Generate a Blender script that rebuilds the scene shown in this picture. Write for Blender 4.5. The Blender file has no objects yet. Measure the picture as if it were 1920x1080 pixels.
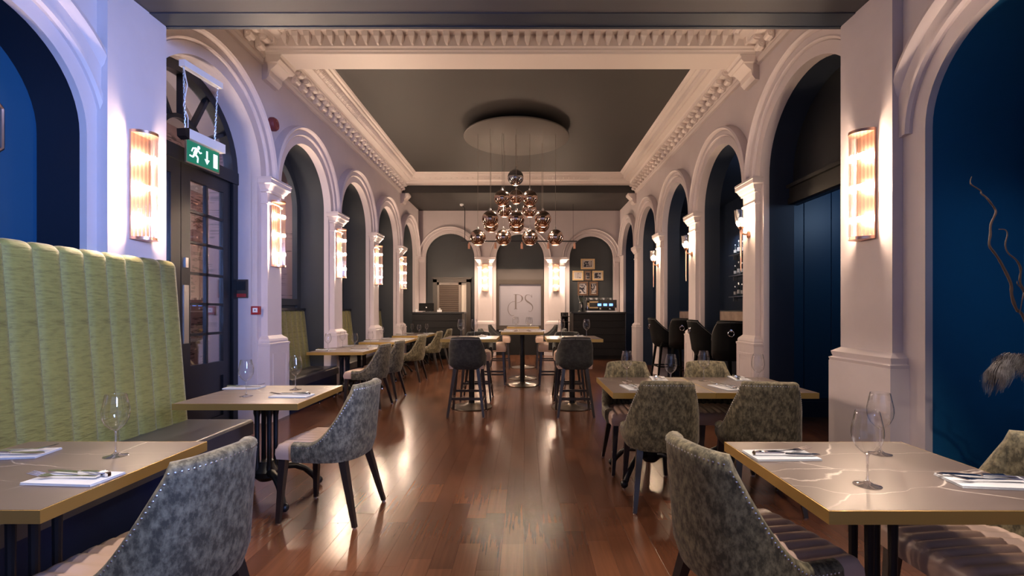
import bpy, bmesh, math, random
from math import sin, cos, pi, radians, sqrt
from mathutils import Vector, Matrix

random.seed(7)
S = bpy.context.scene
COL = S.collection

# ------------------------------------------------------------------ camera, sky, light, exposure
cam_d = bpy.data.cameras.new('camera')
cam_d.sensor_width = 36.0
cam_d.lens = 890 / 1920 * 36
cam_d.shift_x = -25 / 1920
cam_d.shift_y = 42 / 1920
cam_d.clip_start = 0.05
cam = bpy.data.objects.new('camera', cam_d)
cam.location = (0, 0, 1.36)
cam.rotation_euler = (radians(90), 0, 0)
COL.objects.link(cam)
S.camera = cam

W = bpy.data.worlds.new('dusk_sky')
W.use_nodes = True
W.node_tree.nodes['Background'].inputs[0].default_value = (0.42, 0.54, 1.0, 1)
W.node_tree.nodes['Background'].inputs[1].default_value = 0.6
S.world = W

def lamp(name, kind, loc, energy, color, target=None, **kw):
    d = bpy.data.lights.new(name, kind)
    d.energy = energy
    d.color = color
    for k, v in kw.items():
        setattr(d, k, v)
    o = bpy.data.objects.new(name, d)
    o.location = loc
    if target is not None:
        o.rotation_euler = (Vector(target) - Vector(loc)).to_track_quat('-Z', 'Y').to_euler()
    COL.objects.link(o)
    return o

WARM = (1.0, 0.74, 0.52)
# assumed window behind the camera: portal for the sky
lamp('assumed_window_portal', 'AREA', (0.4, -2.55, 1.95), 1, (1, 1, 1), (0.4, 0, 1.95), shape='RECTANGLE', size=4.6, size_y=2.9).data.cycles.is_portal = True
lamp('assumed_daylight_fill', 'AREA', (2.45, -1.1, 2.5), 70, (0.26, 0.42, 1.0), (-2.95, 3.55, 2.5), shape='RECTANGLE', size=1.2, size_y=1.4, spread=radians(60))  # added area lamp inside the room; blue side daylight assumed, no window built
# assumed or added unseen spots in the low front ceiling
SPOTS = [((-0.6, 1.9, 3.66), (-2.75, 3.1, 1.15), 130, (0.78, 1.0, 0.98), 26),
         ((0.70, 2.45, 3.66), (1.25, 1.65, 0.6), 75, (1.0, 0.84, 0.72), 46),
         ((-1.20, 2.45, 3.66), (-1.45, 1.65, 0.6), 75, (1.0, 0.84, 0.72), 46),
         ((0.72, 1.35, 3.66), (0.74, 1.66, 0.0), 190, (1.0, 0.86, 0.74), 34),
         ((1.95, 1.35, 3.66), (1.84, 1.62, 0.0), 190, (1.0, 0.86, 0.74), 34),
         ((-1.12, 1.35, 3.66), (-1.20, 1.66, 0.0), 170, (1.0, 0.86, 0.74), 34),
         ((-1.05, 2.95, 3.66), (-1.18, 3.2, 0.0), 150, (1.0, 0.86, 0.74), 32),
         ((1.0, 0.3, 3.66), (0.9, 2.5, 0.6), 150, (1.0, 0.82, 0.64), 58),
         ((-0.5, 0.3, 3.66), (-1.2, 2.4, 0.6), 120, (1.0, 0.84, 0.68), 54),
         ((0.6, 2.6, 3.66), (1.4, 3.6, 0.7), 60, (1.0, 0.82, 0.66), 46),
         ((-0.6, 2.6, 3.66), (-1.5, 3.3, 0.7), 60, (1.0, 0.82, 0.66), 46)]
for a, b, e, c, ang in SPOTS:
    lamp('assumed_spot', 'SPOT', a, e, c, b, spot_size=radians(ang), spot_blend=0.35, shadow_soft_size=0.03)
# spots on the track in front of the back wall
for k in range(5):
    x = -1.60 + k * 0.75
    lamp('track_spot', 'SPOT', (x, 13.46, 3.10), 60, WARM, (x * 1.1, 14.3, 0.6), spot_size=radians(110), spot_blend=0.6, shadow_soft_size=0.03)
# added unseen lamps for the light of the bar, passage and hall
lamp('added_bar_lamp', 'POINT', (4.6, 8.6, 3.3), 16, (0.8, 0.85, 1.0), shadow_soft_size=0.15)
lamp('added_passage_lamp', 'POINT', (4.3, 4.9, 2.7), 14, (0.5, 0.7, 1.0), shadow_soft_size=0.15)
lamp('added_hall_lamp', 'POINT', (-4.3, 5.2, 2.9), 16, (1.0, 0.85, 0.75), shadow_soft_size=0.15)
lamp('added_hall_lamp', 'POINT', (-4.3, 7.2, 2.9), 14, (1.0, 0.85, 0.75), shadow_soft_size=0.15)
lamp('niche_fill', 'SPOT', (-1.9, 2.2, 3.6), 9, (0.6, 0.8, 1.0), (-3.38, 2.6, 2.0), spot_size=radians(38), spot_blend=0.8, shadow_soft_size=0.05)  # unseen fill lamps added to brighten the two blue niches
lamp('niche_fill', 'SPOT', (1.5, 2.2, 3.6), 80, (0.6, 0.8, 1.0), (3.33, 2.6, 1.5), spot_size=radians(40), spot_blend=0.9, shadow_soft_size=0.05)
SCONCE_S = 1150
PEND_S = 480
LANTERN_S = 900

V = S.view_settings
S.display_settings.display_device = 'sRGB'
V.view_transform = 'Standard'
V.look = 'None'
V.exposure = 0.58
V.gamma = 1.0
V.use_curve_mapping = False
S.cycles.use_denoising = True
S.cycles.max_bounces = 10
S.cycles.transparent_max_bounces = 24
S.cycles.sample_clamp_indirect = 6

# ------------------------------------------------------------------ materials
def mat(name, color, rough=0.6, metal=0.0, bump=None, vary=None, emit=None, sheen=0, coat=0, spec=None, stretch=(1, 1, 1)):
    """bump = (scale, strength); vary = (scale, colour2, low, high)"""
    m = bpy.data.materials.new(name)
    m.use_nodes = True
    nt = m.node_tree
    b = nt.nodes['Principled BSDF']
    b.inputs['Base Color'].default_value = (*color, 1)
    b.inputs['Roughness'].default_value = rough
    b.inputs['Metallic'].default_value = metal
    if spec is not None:
        b.inputs['Specular IOR Level'].default_value = spec
    if sheen:
        b.inputs['Sheen Weight'].default_value = sheen
        b.inputs['Sheen Roughness'].default_value = 0.4
    if coat:
        b.inputs['Coat Weight'].default_value = coat
        b.inputs['Coat Roughness'].default_value = 0.12
    if emit:
        b.inputs['Emission Color'].default_value = (*emit[0], 1)
        b.inputs['Emission Strength'].default_value = emit[1]
    tc = None
    if bump or vary:
        tc = nt.nodes.new('ShaderNodeTexCoord')
        mp = nt.nodes.new('ShaderNodeMapping')
        mp.inputs['Scale'].default_value = stretch
        nt.links.new(tc.outputs['Object'], mp.inputs[0])
        src = mp.outputs[0]
    if vary:
        n = nt.nodes.new('ShaderNodeTexNoise')
        n.inputs['Scale'].default_value = vary[0]
        n.inputs['Detail'].default_value = 8
        n.inputs['Roughness'].default_value = 0.68
        nt.links.new(src, n.inputs['Vector'])
        r = nt.nodes.new('ShaderNodeMapRange')
        r.inputs[1].default_value = vary[2]
        r.inputs[2].default_value = vary[3]
        nt.links.new(n.outputs[0], r.inputs[0])
        x = nt.nodes.new('ShaderNodeMix')
        x.data_type = 'RGBA'
        x.inputs[6].default_value = (*color, 1)
        x.inputs[7].default_value = (*vary[1], 1)
        nt.links.new(r.outputs[0], x.inputs[0])
        nt.links.new(x.outputs[2], b.inputs['Base Color'])
    if bump:
        n = nt.nodes.new('ShaderNodeTexNoise')
        n.inputs['Scale'].default_value = bump[0]
        n.inputs['Detail'].default_value = 4
        nt.links.new(src, n.inputs['Vector'])
        u = nt.nodes.new('ShaderNodeBump')
        u.inputs['Strength'].default_value = bump[1]
        u.inputs['Distance'].default_value = 0.01
        nt.links.new(n.outputs[0], u.inputs['Height'])
        nt.links.new(u.outputs[0], b.inputs['Normal'])
    return m

def clear_glass(name, tint=(1, 1, 1), refl=0.06, edge=0.85, rough=0.02):
    m = bpy.data.materials.new(name)
    m.use_nodes = True
    nt = m.node_tree
    for n in list(nt.nodes):
        nt.nodes.remove(n)
    out = nt.nodes.new('ShaderNodeOutputMaterial')
    mix = nt.nodes.new('ShaderNodeMixShader')
    t = nt.nodes.new('ShaderNodeBsdfTransparent')
    g = nt.nodes.new('ShaderNodeBsdfGlossy')
    lw = nt.nodes.new('ShaderNodeLayerWeight')
    mr = nt.nodes.new('ShaderNodeMapRange')
    pw = nt.nodes.new('ShaderNodeMath')
    pw.operation = 'POWER'
    pw.inputs[1].default_value = 2.2
    t.inputs[0].default_value = (*tint, 1)
    g.inputs[0].default_value = (1, 1, 1, 1)
    g.inputs['Roughness'].default_value = rough
    mr.inputs[3].default_value = refl
    mr.inputs[4].default_value = edge
    nt.links.new(lw.outputs['Facing'], pw.inputs[0])
    nt.links.new(pw.outputs[0], mr.inputs[0])
    nt.links.new(mr.outputs[0], mix.inputs[0])
    nt.links.new(t.outputs[0], mix.inputs[1])
    nt.links.new(g.outputs[0], mix.inputs[2])
    nt.links.new(mix.outputs[0], out.inputs[0])
    return m

def real_glass(name):
    m = mat(name, (1, 1, 1), 0.0)
    b = m.node_tree.nodes['Principled BSDF']
    b.inputs['Transmission Weight'].default_value = 1.0
    b.inputs['IOR'].default_value = 1.47
    return m

def half_mirror(name, color, through, rough=0.03):
    m = bpy.data.materials.new(name)
    m.use_nodes = True
    nt = m.node_tree
    for n in list(nt.nodes):
        nt.nodes.remove(n)
    out = nt.nodes.new('ShaderNodeOutputMaterial')
    mix = nt.nodes.new('ShaderNodeMixShader')
    t = nt.nodes.new('ShaderNodeBsdfTransparent')
    g = nt.nodes.new('ShaderNodeBsdfGlossy')
    t.inputs[0].default_value = (1.0, 0.8, 0.65, 1)
    g.inputs[0].default_value = (*color, 1)
    g.inputs['Roughness'].default_value = rough
    mix.inputs[0].default_value = 1 - through
    nt.links.new(t.outputs[0], mix.inputs[1])
    nt.links.new(g.outputs[0], mix.inputs[2])
    nt.links.new(mix.outputs[0], out.inputs[0])
    return m

def glow(name, color, strength):
    m = bpy.data.materials.new(name)
    m.use_nodes = True
    nt = m.node_tree
    b = nt.nodes['Principled BSDF']
    b.inputs['Base Color'].default_value = (*color, 1)
    b.inputs['Emission Color'].default_value = (*color, 1)
    b.inputs['Emission Strength'].default_value = strength
    return m

M = {}
M['plaster'] = mat('cream_plaster', (0.60, 0.525, 0.535), 0.55, bump=(9, 0.08), vary=(1.2, (0.55, 0.48, 0.49), 0.4, 0.7))
M['cornice'] = mat('cornice_plaster', (0.66, 0.575, 0.55), 0.5, bump=(30, 0.05))
M['ceiling'] = mat('dark_ceiling_paint', (0.026, 0.0225, 0.022), 0.6, bump=(6, 0.04))
M['soffit'] = mat('soffit_paint', (0.058, 0.056, 0.066), 0.6)
M['edge'] = mat('soffit_edge_paint', (0.018, 0.026, 0.045), 0.5)
M['grey'] = mat('charcoal_wall_paint', (0.033, 0.037, 0.042), 0.5, bump=(5, 0.05), vary=(1.5, (0.027, 0.032, 0.037), 0.4, 0.7))
M['navy'] = mat('navy_wall_paint', (0.012, 0.022, 0.046), 0.5, bump=(5, 0.05))
M['blue'] = mat('blue_wall_paint', (0.006, 0.100, 0.235), 0.5, bump=(4, 0.06), vary=(1.0, (0.006, 0.085, 0.200), 0.4, 0.7))
M['niche_shade'] = mat('shaded_niche_reveal', (0.003, 0.007, 0.016), 0.55)  # shade of the unlit left reveal put into its colour
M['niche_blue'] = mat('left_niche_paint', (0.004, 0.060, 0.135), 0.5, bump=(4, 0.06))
M['passage_blue'] = mat('passage_wall_paint', (0.007, 0.048, 0.105), 0.45, bump=(4, 0.06))
M['black_paint'] = mat('black_paint', (0.006, 0.007, 0.010), 0.35)
M['counter'] = mat('counter_paint', (0.007, 0.0065, 0.008), 0.6, spec=0.25)
M['brownframe'] = mat('brown_paint', (0.050, 0.038, 0.031), 0.45)
M['copper'] = mat('brushed_copper', (0.85, 0.50, 0.36), 0.28, 1.0)
M['chrome'] = mat('polished_steel', (0.80, 0.80, 0.82), 0.12, 1.0)
M['steel'] = mat('brushed_steel', (0.62, 0.62, 0.64), 0.32, 1.0)
M['iron'] = mat('black_cast_iron', (0.012, 0.012, 0.014), 0.38, 0.4)
M['disc'] = mat('bronze_base_metal', (0.13, 0.105, 0.085), 0.3, 0.9)
M['leg'] = mat('dark_stained_leg', (0.018, 0.013, 0.012), 0.34, coat=0.4)
M['brass'] = mat('brass_edge_band', (0.52, 0.345, 0.11), 0.42, 0.85, bump=(40, 0.04))
M['velvet'] = mat('grey_velvet', (0.042, 0.037, 0.025), 0.7, sheen=0.10, vary=(44, (0.200, 0.178, 0.120), 0.41, 0.64), bump=(40, 0.15), stretch=(1, 1, 0.6))
M['velvet_dark'] = mat('charcoal_velvet', (0.014, 0.015, 0.016), 0.8, sheen=0.06, vary=(20, (0.040, 0.040, 0.040), 0.44, 0.66), bump=(40, 0.1))
M['olive'] = mat('olive_velvet', (0.042, 0.034, 0.017), 0.7, sheen=0.10, vary=(44, (0.200, 0.168, 0.098), 0.41, 0.64), bump=(40, 0.15), stretch=(1, 1, 0.6))
M['green'] = mat('green_velvet', (0.185, 0.163, 0.045), 0.62, sheen=0.18, vary=(46, (0.105, 0.088, 0.022), 0.46, 0.66), bump=(90, 0.4), stretch=(1, 0.22, 1.5))
M['leather'] = mat('tan_leather', (0.455, 0.320, 0.262), 0.36, bump=(120, 0.05), spec=0.5)
M['darkleather'] = mat('charcoal_leather', (0.045, 0.041, 0.044), 0.34, bump=(90, 0.05))
M['blackleather'] = mat('black_leather', (0.003, 0.003, 0.0035), 0.65, spec=0.12, bump=(90, 0.05))
M['bench'] = mat('bench_panel_paint', (0.003, 0.009, 0.034), 0.5, spec=0.2)
M['linen'] = mat('white_linen', (0.52, 0.53, 0.56), 0.8, bump=(200, 0.08))
M['white'] = mat('white_enamel', (0.75, 0.75, 0.77), 0.4)
M['red'] = mat('red_plastic', (0.32, 0.02, 0.02), 0.4)
M['darkred'] = mat('dull_red_plastic', (0.20, 0.035, 0.035), 0.5)
M['gold'] = mat('gilt_wood', (0.55, 0.38, 0.20), 0.4, 0.4)
M['walnut'] = mat('walnut_wood', (0.16, 0.085, 0.045), 0.45, vary=(8, (0.10, 0.05, 0.03), 0.4, 0.6), stretch=(1, 6, 6))
M['paper'] = mat('mount_paper', (0.55, 0.50, 0.47), 0.8)
M['panel'] = mat('pale_display_panel', (0.26, 0.245, 0.285), 0.35)
M['letter'] = mat('grey_lettering', (0.12, 0.10, 0.10), 0.4)
M['slat'] = mat('slat_paint', (0.20, 0.155, 0.13), 0.38)
M['branch'] = mat('twisted_bark', (0.11, 0.075, 0.06), 0.5)
M['plume'] = mat('plume_barbs', (0.085, 0.075, 0.080), 0.7, sheen=0.4, vary=(20, (0.03, 0.02, 0.02), 0.45, 0.6))
M['vase'] = mat('dark_vase_glaze', (0.02, 0.022, 0.03), 0.2)
M['disc_white'] = mat('canopy_paint', (0.088, 0.076, 0.070), 0.55)
M['cord'] = mat('braided_cord', (0.20, 0.17, 0.15), 0.6)
M['glass'] = real_glass('clear_glass')
M['thin'] = clear_glass('thin_glass', (0.99, 0.99, 0.99), 0.045, 0.95, 0.01)
M['stem'] = clear_glass('glass_stem', (0.97, 0.97, 0.97), 0.22, 1.0, 0.02)
M['satin_copper'] = mat('satin_copper', (0.48, 0.365, 0.31), 0.2, 1.0)
M['satin_smoke'] = mat('satin_smoke_metal', (0.36, 0.36, 0.38), 0.22, 1.0)
M['rod'] = clear_glass('ribbed_glass', (0.97, 0.94, 0.92), 0.16, 0.75, 0.08)
M['pane'] = clear_glass('window_glass', (0.92, 0.92, 0.94), 0.10, 0.8, 0.01)
M['tinted'] = clear_glass('bottle_glass', (0.62, 0.72, 0.66), 0.10, 0.8, 0.03)
M['mirror_copper'] = half_mirror('copper_mirror_glass', (0.64, 0.47, 0.38), 0.0)
M['mirror_smoke'] = half_mirror('smoke_mirror_glass', (0.46, 0.45, 0.46), 0.0)
M['bulb'] = glow('sconce_bulb_glow', (1.0, 0.76, 0.55), SCONCE_S)
M['pbulb'] = glow('pendant_bulb_glow', (1.0, 0.74, 0.52), PEND_S)
M['lbulb'] = glow('lantern_bulb_glow', (1.0, 0.72, 0.46), LANTERN_S)
M['exit_green'] = glow('exit_sign_green', (0.003, 0.13, 0.065), 0.55)
M['exit_white'] = glow('exit_sign_white', (0.72, 0.86, 0.84), 0.9)
M['display'] = glow('blue_display', (0.10, 0.25, 1.0), 3.0)
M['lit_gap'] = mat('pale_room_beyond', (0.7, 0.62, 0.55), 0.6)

def marble():
    m = mat('veined_brown_laminate', (0.19, 0.145, 0.130), 0.34)
    nt = m.node_tree
    b = nt.nodes['Principled BSDF']
    tc = nt.nodes.new('ShaderNodeTexCoord')
    oi = nt.nodes.new('ShaderNodeObjectInfo')
    ad = nt.nodes.new('ShaderNodeVectorMath')
    ad.operation = 'ADD'
    sc = nt.nodes.new('ShaderNodeVectorMath')
    sc.operation = 'SCALE'
    sc.inputs['Scale'].default_value = 3.1
    nt.links.new(oi.outputs['Location'], sc.inputs[0])
    nt.links.new(tc.outputs['Object'], ad.inputs[0])
    nt.links.new(sc.outputs[0], ad.inputs[1])
    nz = nt.nodes.new('ShaderNodeTexNoise')
    nz.inputs['Scale'].default_value = 3.0
    nz.inputs['Detail'].default_value = 6
    nt.links.new(ad.outputs[0], nz.inputs['Vector'])
    mx = nt.nodes.new('ShaderNodeMix')
    mx.data_type = 'RGBA'
    mx.blend_type = 'LINEAR_LIGHT'
    mx.inputs[0].default_value = 0.07
    nt.links.new(ad.outputs[0], mx.inputs[6])
    nt.links.new(nz.outputs['Color'], mx.inputs[7])
    vo = nt.nodes.new('ShaderNodeTexVoronoi')
    vo.feature = 'DISTANCE_TO_EDGE'
    vo.inputs['Scale'].default_value = 3.4
    st = nt.nodes.new('ShaderNodeMapping')
    st.inputs['Rotation'].default_value = (0, 0, 0.7)
    st.inputs['Scale'].default_value = (0.45, 1.5, 1)
    nt.links.new(mx.outputs[2], st.inputs[0])
    nt.links.new(st.outputs[0], vo.inputs['Vector'])
    rp = nt.nodes.new('ShaderNodeMapRange')
    rp.inputs[1].default_value = 0.0
    rp.inputs[2].default_value = 0.010
    rp.inputs[3].default_value = 0.75
    rp.inputs[4].default_value = 0.0
    nt.links.new(vo.outputs['Distance'], rp.inputs[0])
    n2 = nt.nodes.new('ShaderNodeTexNoise')
    n2.inputs['Scale'].default_value = 2.2
    nt.links.new(ad.outputs[0], n2.inputs['Vector'])
    r2 = nt.nodes.new('ShaderNodeMapRange')
    r2.inputs[1].default_value = 0.42
    r2.inputs[2].default_value = 0.62
    nt.links.new(n2.outputs[0], r2.inputs[0])
    mu = nt.nodes.new('ShaderNodeMath')
    mu.operation = 'MULTIPLY'
    nt.links.new(rp.outputs[0], mu.inputs[0])
    nt.links.new(r2.outputs[0], mu.inputs[1])
    c1 = nt.nodes.new('ShaderNodeMix')
    c1.data_type = 'RGBA'
    c1.inputs[6].default_value = (0.120, 0.088, 0.078, 1)
    c1.inputs[7].default_value = (0.086, 0.064, 0.059, 1)
    nt.links.new(nz.outputs[0], c1.inputs[0])
    c2 = nt.nodes.new('ShaderNodeMix')
    c2.data_type = 'RGBA'
    c2.inputs[7].default_value = (0.60, 0.52, 0.46, 1)
    nt.links.new(mu.outputs[0], c2.inputs[0])
    nt.links.new(c1.outputs[2], c2.inputs[6])
    nt.links.new(c2.outputs[2], b.inputs['Base Color'])
    return m
M['marble'] = marble()

def floor_wood():
    m = mat('stained_oak_strip', (0.15, 0.06, 0.03), 0.3)
    nt = m.node_tree
    b = nt.nodes['Principled BSDF']
    oi = nt.nodes.new('ShaderNodeObjectInfo')
    ge = nt.nodes.new('ShaderNodeNewGeometry')
    s1 = nt.nodes.new('ShaderNodeMath')
    s1.operation = 'ADD'
    nt.links.new(oi.outputs['Random'], s1.inputs[0])
    nt.links.new(ge.outputs['Random Per Island'], s1.inputs[1])
    s2 = nt.nodes.new('ShaderNodeMath')
    s2.operation = 'FRACT'
    nt.links.new(s1.outputs[0], s2.inputs[0])
    cr = nt.nodes.new('ShaderNodeValToRGB')
    e = cr.color_ramp.elements
    e[0].position, e[0].color = 0.0, (0.066, 0.025, 0.013, 1)
    e[1].position, e[1].color = 1.0, (0.118, 0.047, 0.024, 1)
    k = e.new(0.55)
    k.color = (0.090, 0.035, 0.018, 1)
    nt.links.new(s2.outputs[0], cr.inputs[0])
    mp = nt.nodes.new('ShaderNodeMapping')
    mp.inputs['Scale'].default_value = (55, 2.2, 10)
    nt.links.new(ge.outputs['Position'], mp.inputs[0])
    nz = nt.nodes.new('ShaderNodeTexNoise')
    nz.inputs['Scale'].default_value = 1.0
    nz.inputs['Detail'].default_value = 5
    nt.links.new(mp.outputs[0], nz.inputs['Vector'])
    r = nt.nodes.new('ShaderNodeMapRange')
    r.inputs[1].default_value = 0.3
    r.inputs[2].default_value = 0.75
    r.inputs[3].default_value = 1.10
    r.inputs[4].default_value = 0.80
    nt.links.new(nz.outputs[0], r.inputs[0])
    mx = nt.nodes.new('ShaderNodeMix')
    mx.data_type = 'RGBA'
    mx.blend_type = 'MULTIPLY'
    mx.inputs[0].default_value = 1.0
    nt.links.new(cr.outputs[0], mx.inputs[6])
    nt.links.new(r.outputs[0], mx.inputs[7])
    nt.links.new(mx.outputs[2], b.inputs['Base Color'])
    bp = nt.nodes.new('ShaderNodeBump')
    bp.inputs['Strength'].default_value = 0.006
    bp.inputs['Distance'].default_value = 0.004
    nt.links.new(nz.outputs[0], bp.inputs['Height'])
    nt.links.new(bp.outputs[0], b.inputs['Normal'])
    r2 = nt.nodes.new('ShaderNodeMapRange')
    r2.inputs[3].default_value = 0.17
    r2.inputs[4].default_value = 0.26
    nt.links.new(nz.outputs[0], r2.inputs[0])
    nt.links.new(r2.outputs[0], b.inputs['Roughness'])
    b.inputs['Specular IOR Level'].default_value = 0.36
    return m
M['floor'] = floor_wood()
M['subfloor'] = mat('dark_subfloor', (0.03, 0.014, 0.008), 0.6)

def print_mat(name, scale, seed, thr=0.5, paper=(0.42, 0.38, 0.36), ink=(0.02, 0.02, 0.025), stretch=(1, 1, 1)):
    m = mat(name, paper, 0.6)
    nt = m.node_tree
    b = nt.nodes['Principled BSDF']
    tc = nt.nodes.new('ShaderNodeTexCoord')
    mp = nt.nodes.new('ShaderNodeMapping')
    mp.inputs['Location'].default_value = (seed, seed * 0.7, seed * 1.3)
    mp.inputs['Scale'].default_value = stretch
    nt.links.new(tc.outputs['Object'], mp.inputs[0])
    nz = nt.nodes.new('ShaderNodeTexNoise')
    nz.inputs['Scale'].default_value = scale
    nz.inputs['Detail'].default_value = 3
    nz.inputs['Distortion'].default_value = 1.2
    nt.links.new(mp.outputs[0], nz.inputs['Vector'])
    cr = nt.nodes.new('ShaderNodeValToRGB')
    e = cr.color_ramp.elements
    e[0].position, e[0].color = thr - 0.03, (*ink, 1)
    e[1].position, e[1].color = thr + 0.03, (*paper, 1)
    nt.links.new(nz.outputs[0], cr.inputs[0])
    nt.links.new(cr.outputs[0], b.inputs['Base Color'])
    return m

def bamboo():
    m = mat('bamboo_wallpaper', (0.42, 0.26, 0.26), 0.6)
    nt = m.node_tree
    b = nt.nodes['Principled BSDF']
    ge = nt.nodes.new('ShaderNodeNewGeometry')
    def noise(scale, rot, sc):
        mp = nt.nodes.new('ShaderNodeMapping')
        mp.inputs['Rotation'].default_value = (rot, 0, 0)
        mp.inputs['Scale'].default_value = sc
        nt.links.new(ge.outputs['Position'], mp.inputs[0])
        n = nt.nodes.new('ShaderNodeTexNoise')
        n.inputs['Scale'].default_value = scale
        n.inputs['Detail'].default_value = 2
        nt.links.new(mp.outputs[0], n.inputs['Vector'])
        return n.outputs[0]
    def ramp(v, lo, hi):
        r = nt.nodes.new('ShaderNodeMapRange')
        r.inputs[1].default_value = lo
        r.inputs[2].default_value = hi
        nt.links.new(v, r.inputs[0])
        return r.outputs[0]
    def op(kind, a, c):
        n = nt.nodes.new('ShaderNodeMath')
        n.operation = kind
        nt.links.new(a, n.inputs[0])
        nt.links.new(c, n.inputs[1])
        return n.outputs[0]
    l1 = ramp(noise(1, 0.55, (1, 5, 38)), .56, .60)
    l2 = ramp(noise(1, -0.75, (1, 5, 38)), .57, .61)
    l3 = ramp(noise(1, 0.05, (1, 42, 1.2)), .66, .69)
    leaf = op('MULTIPLY', op('MAXIMUM', l1, l2), ramp(noise(2.6, 0, (1, 1, .7)), .47, .55))
    ink = op('MAXIMUM', leaf, l3)
    x = nt.nodes.new('ShaderNodeMix')
    x.data_type = 'RGBA'
    x.inputs[6].default_value = (0.42, 0.26, 0.26, 1)
    x.inputs[7].default_value = (0.085, 0.05, 0.055, 1)
    nt.links.new(ink, x.inputs[0])
    nt.links.new(x.outputs[2], b.inputs['Base Color'])
    return m
M['bamboo'] = bamboo()

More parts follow.
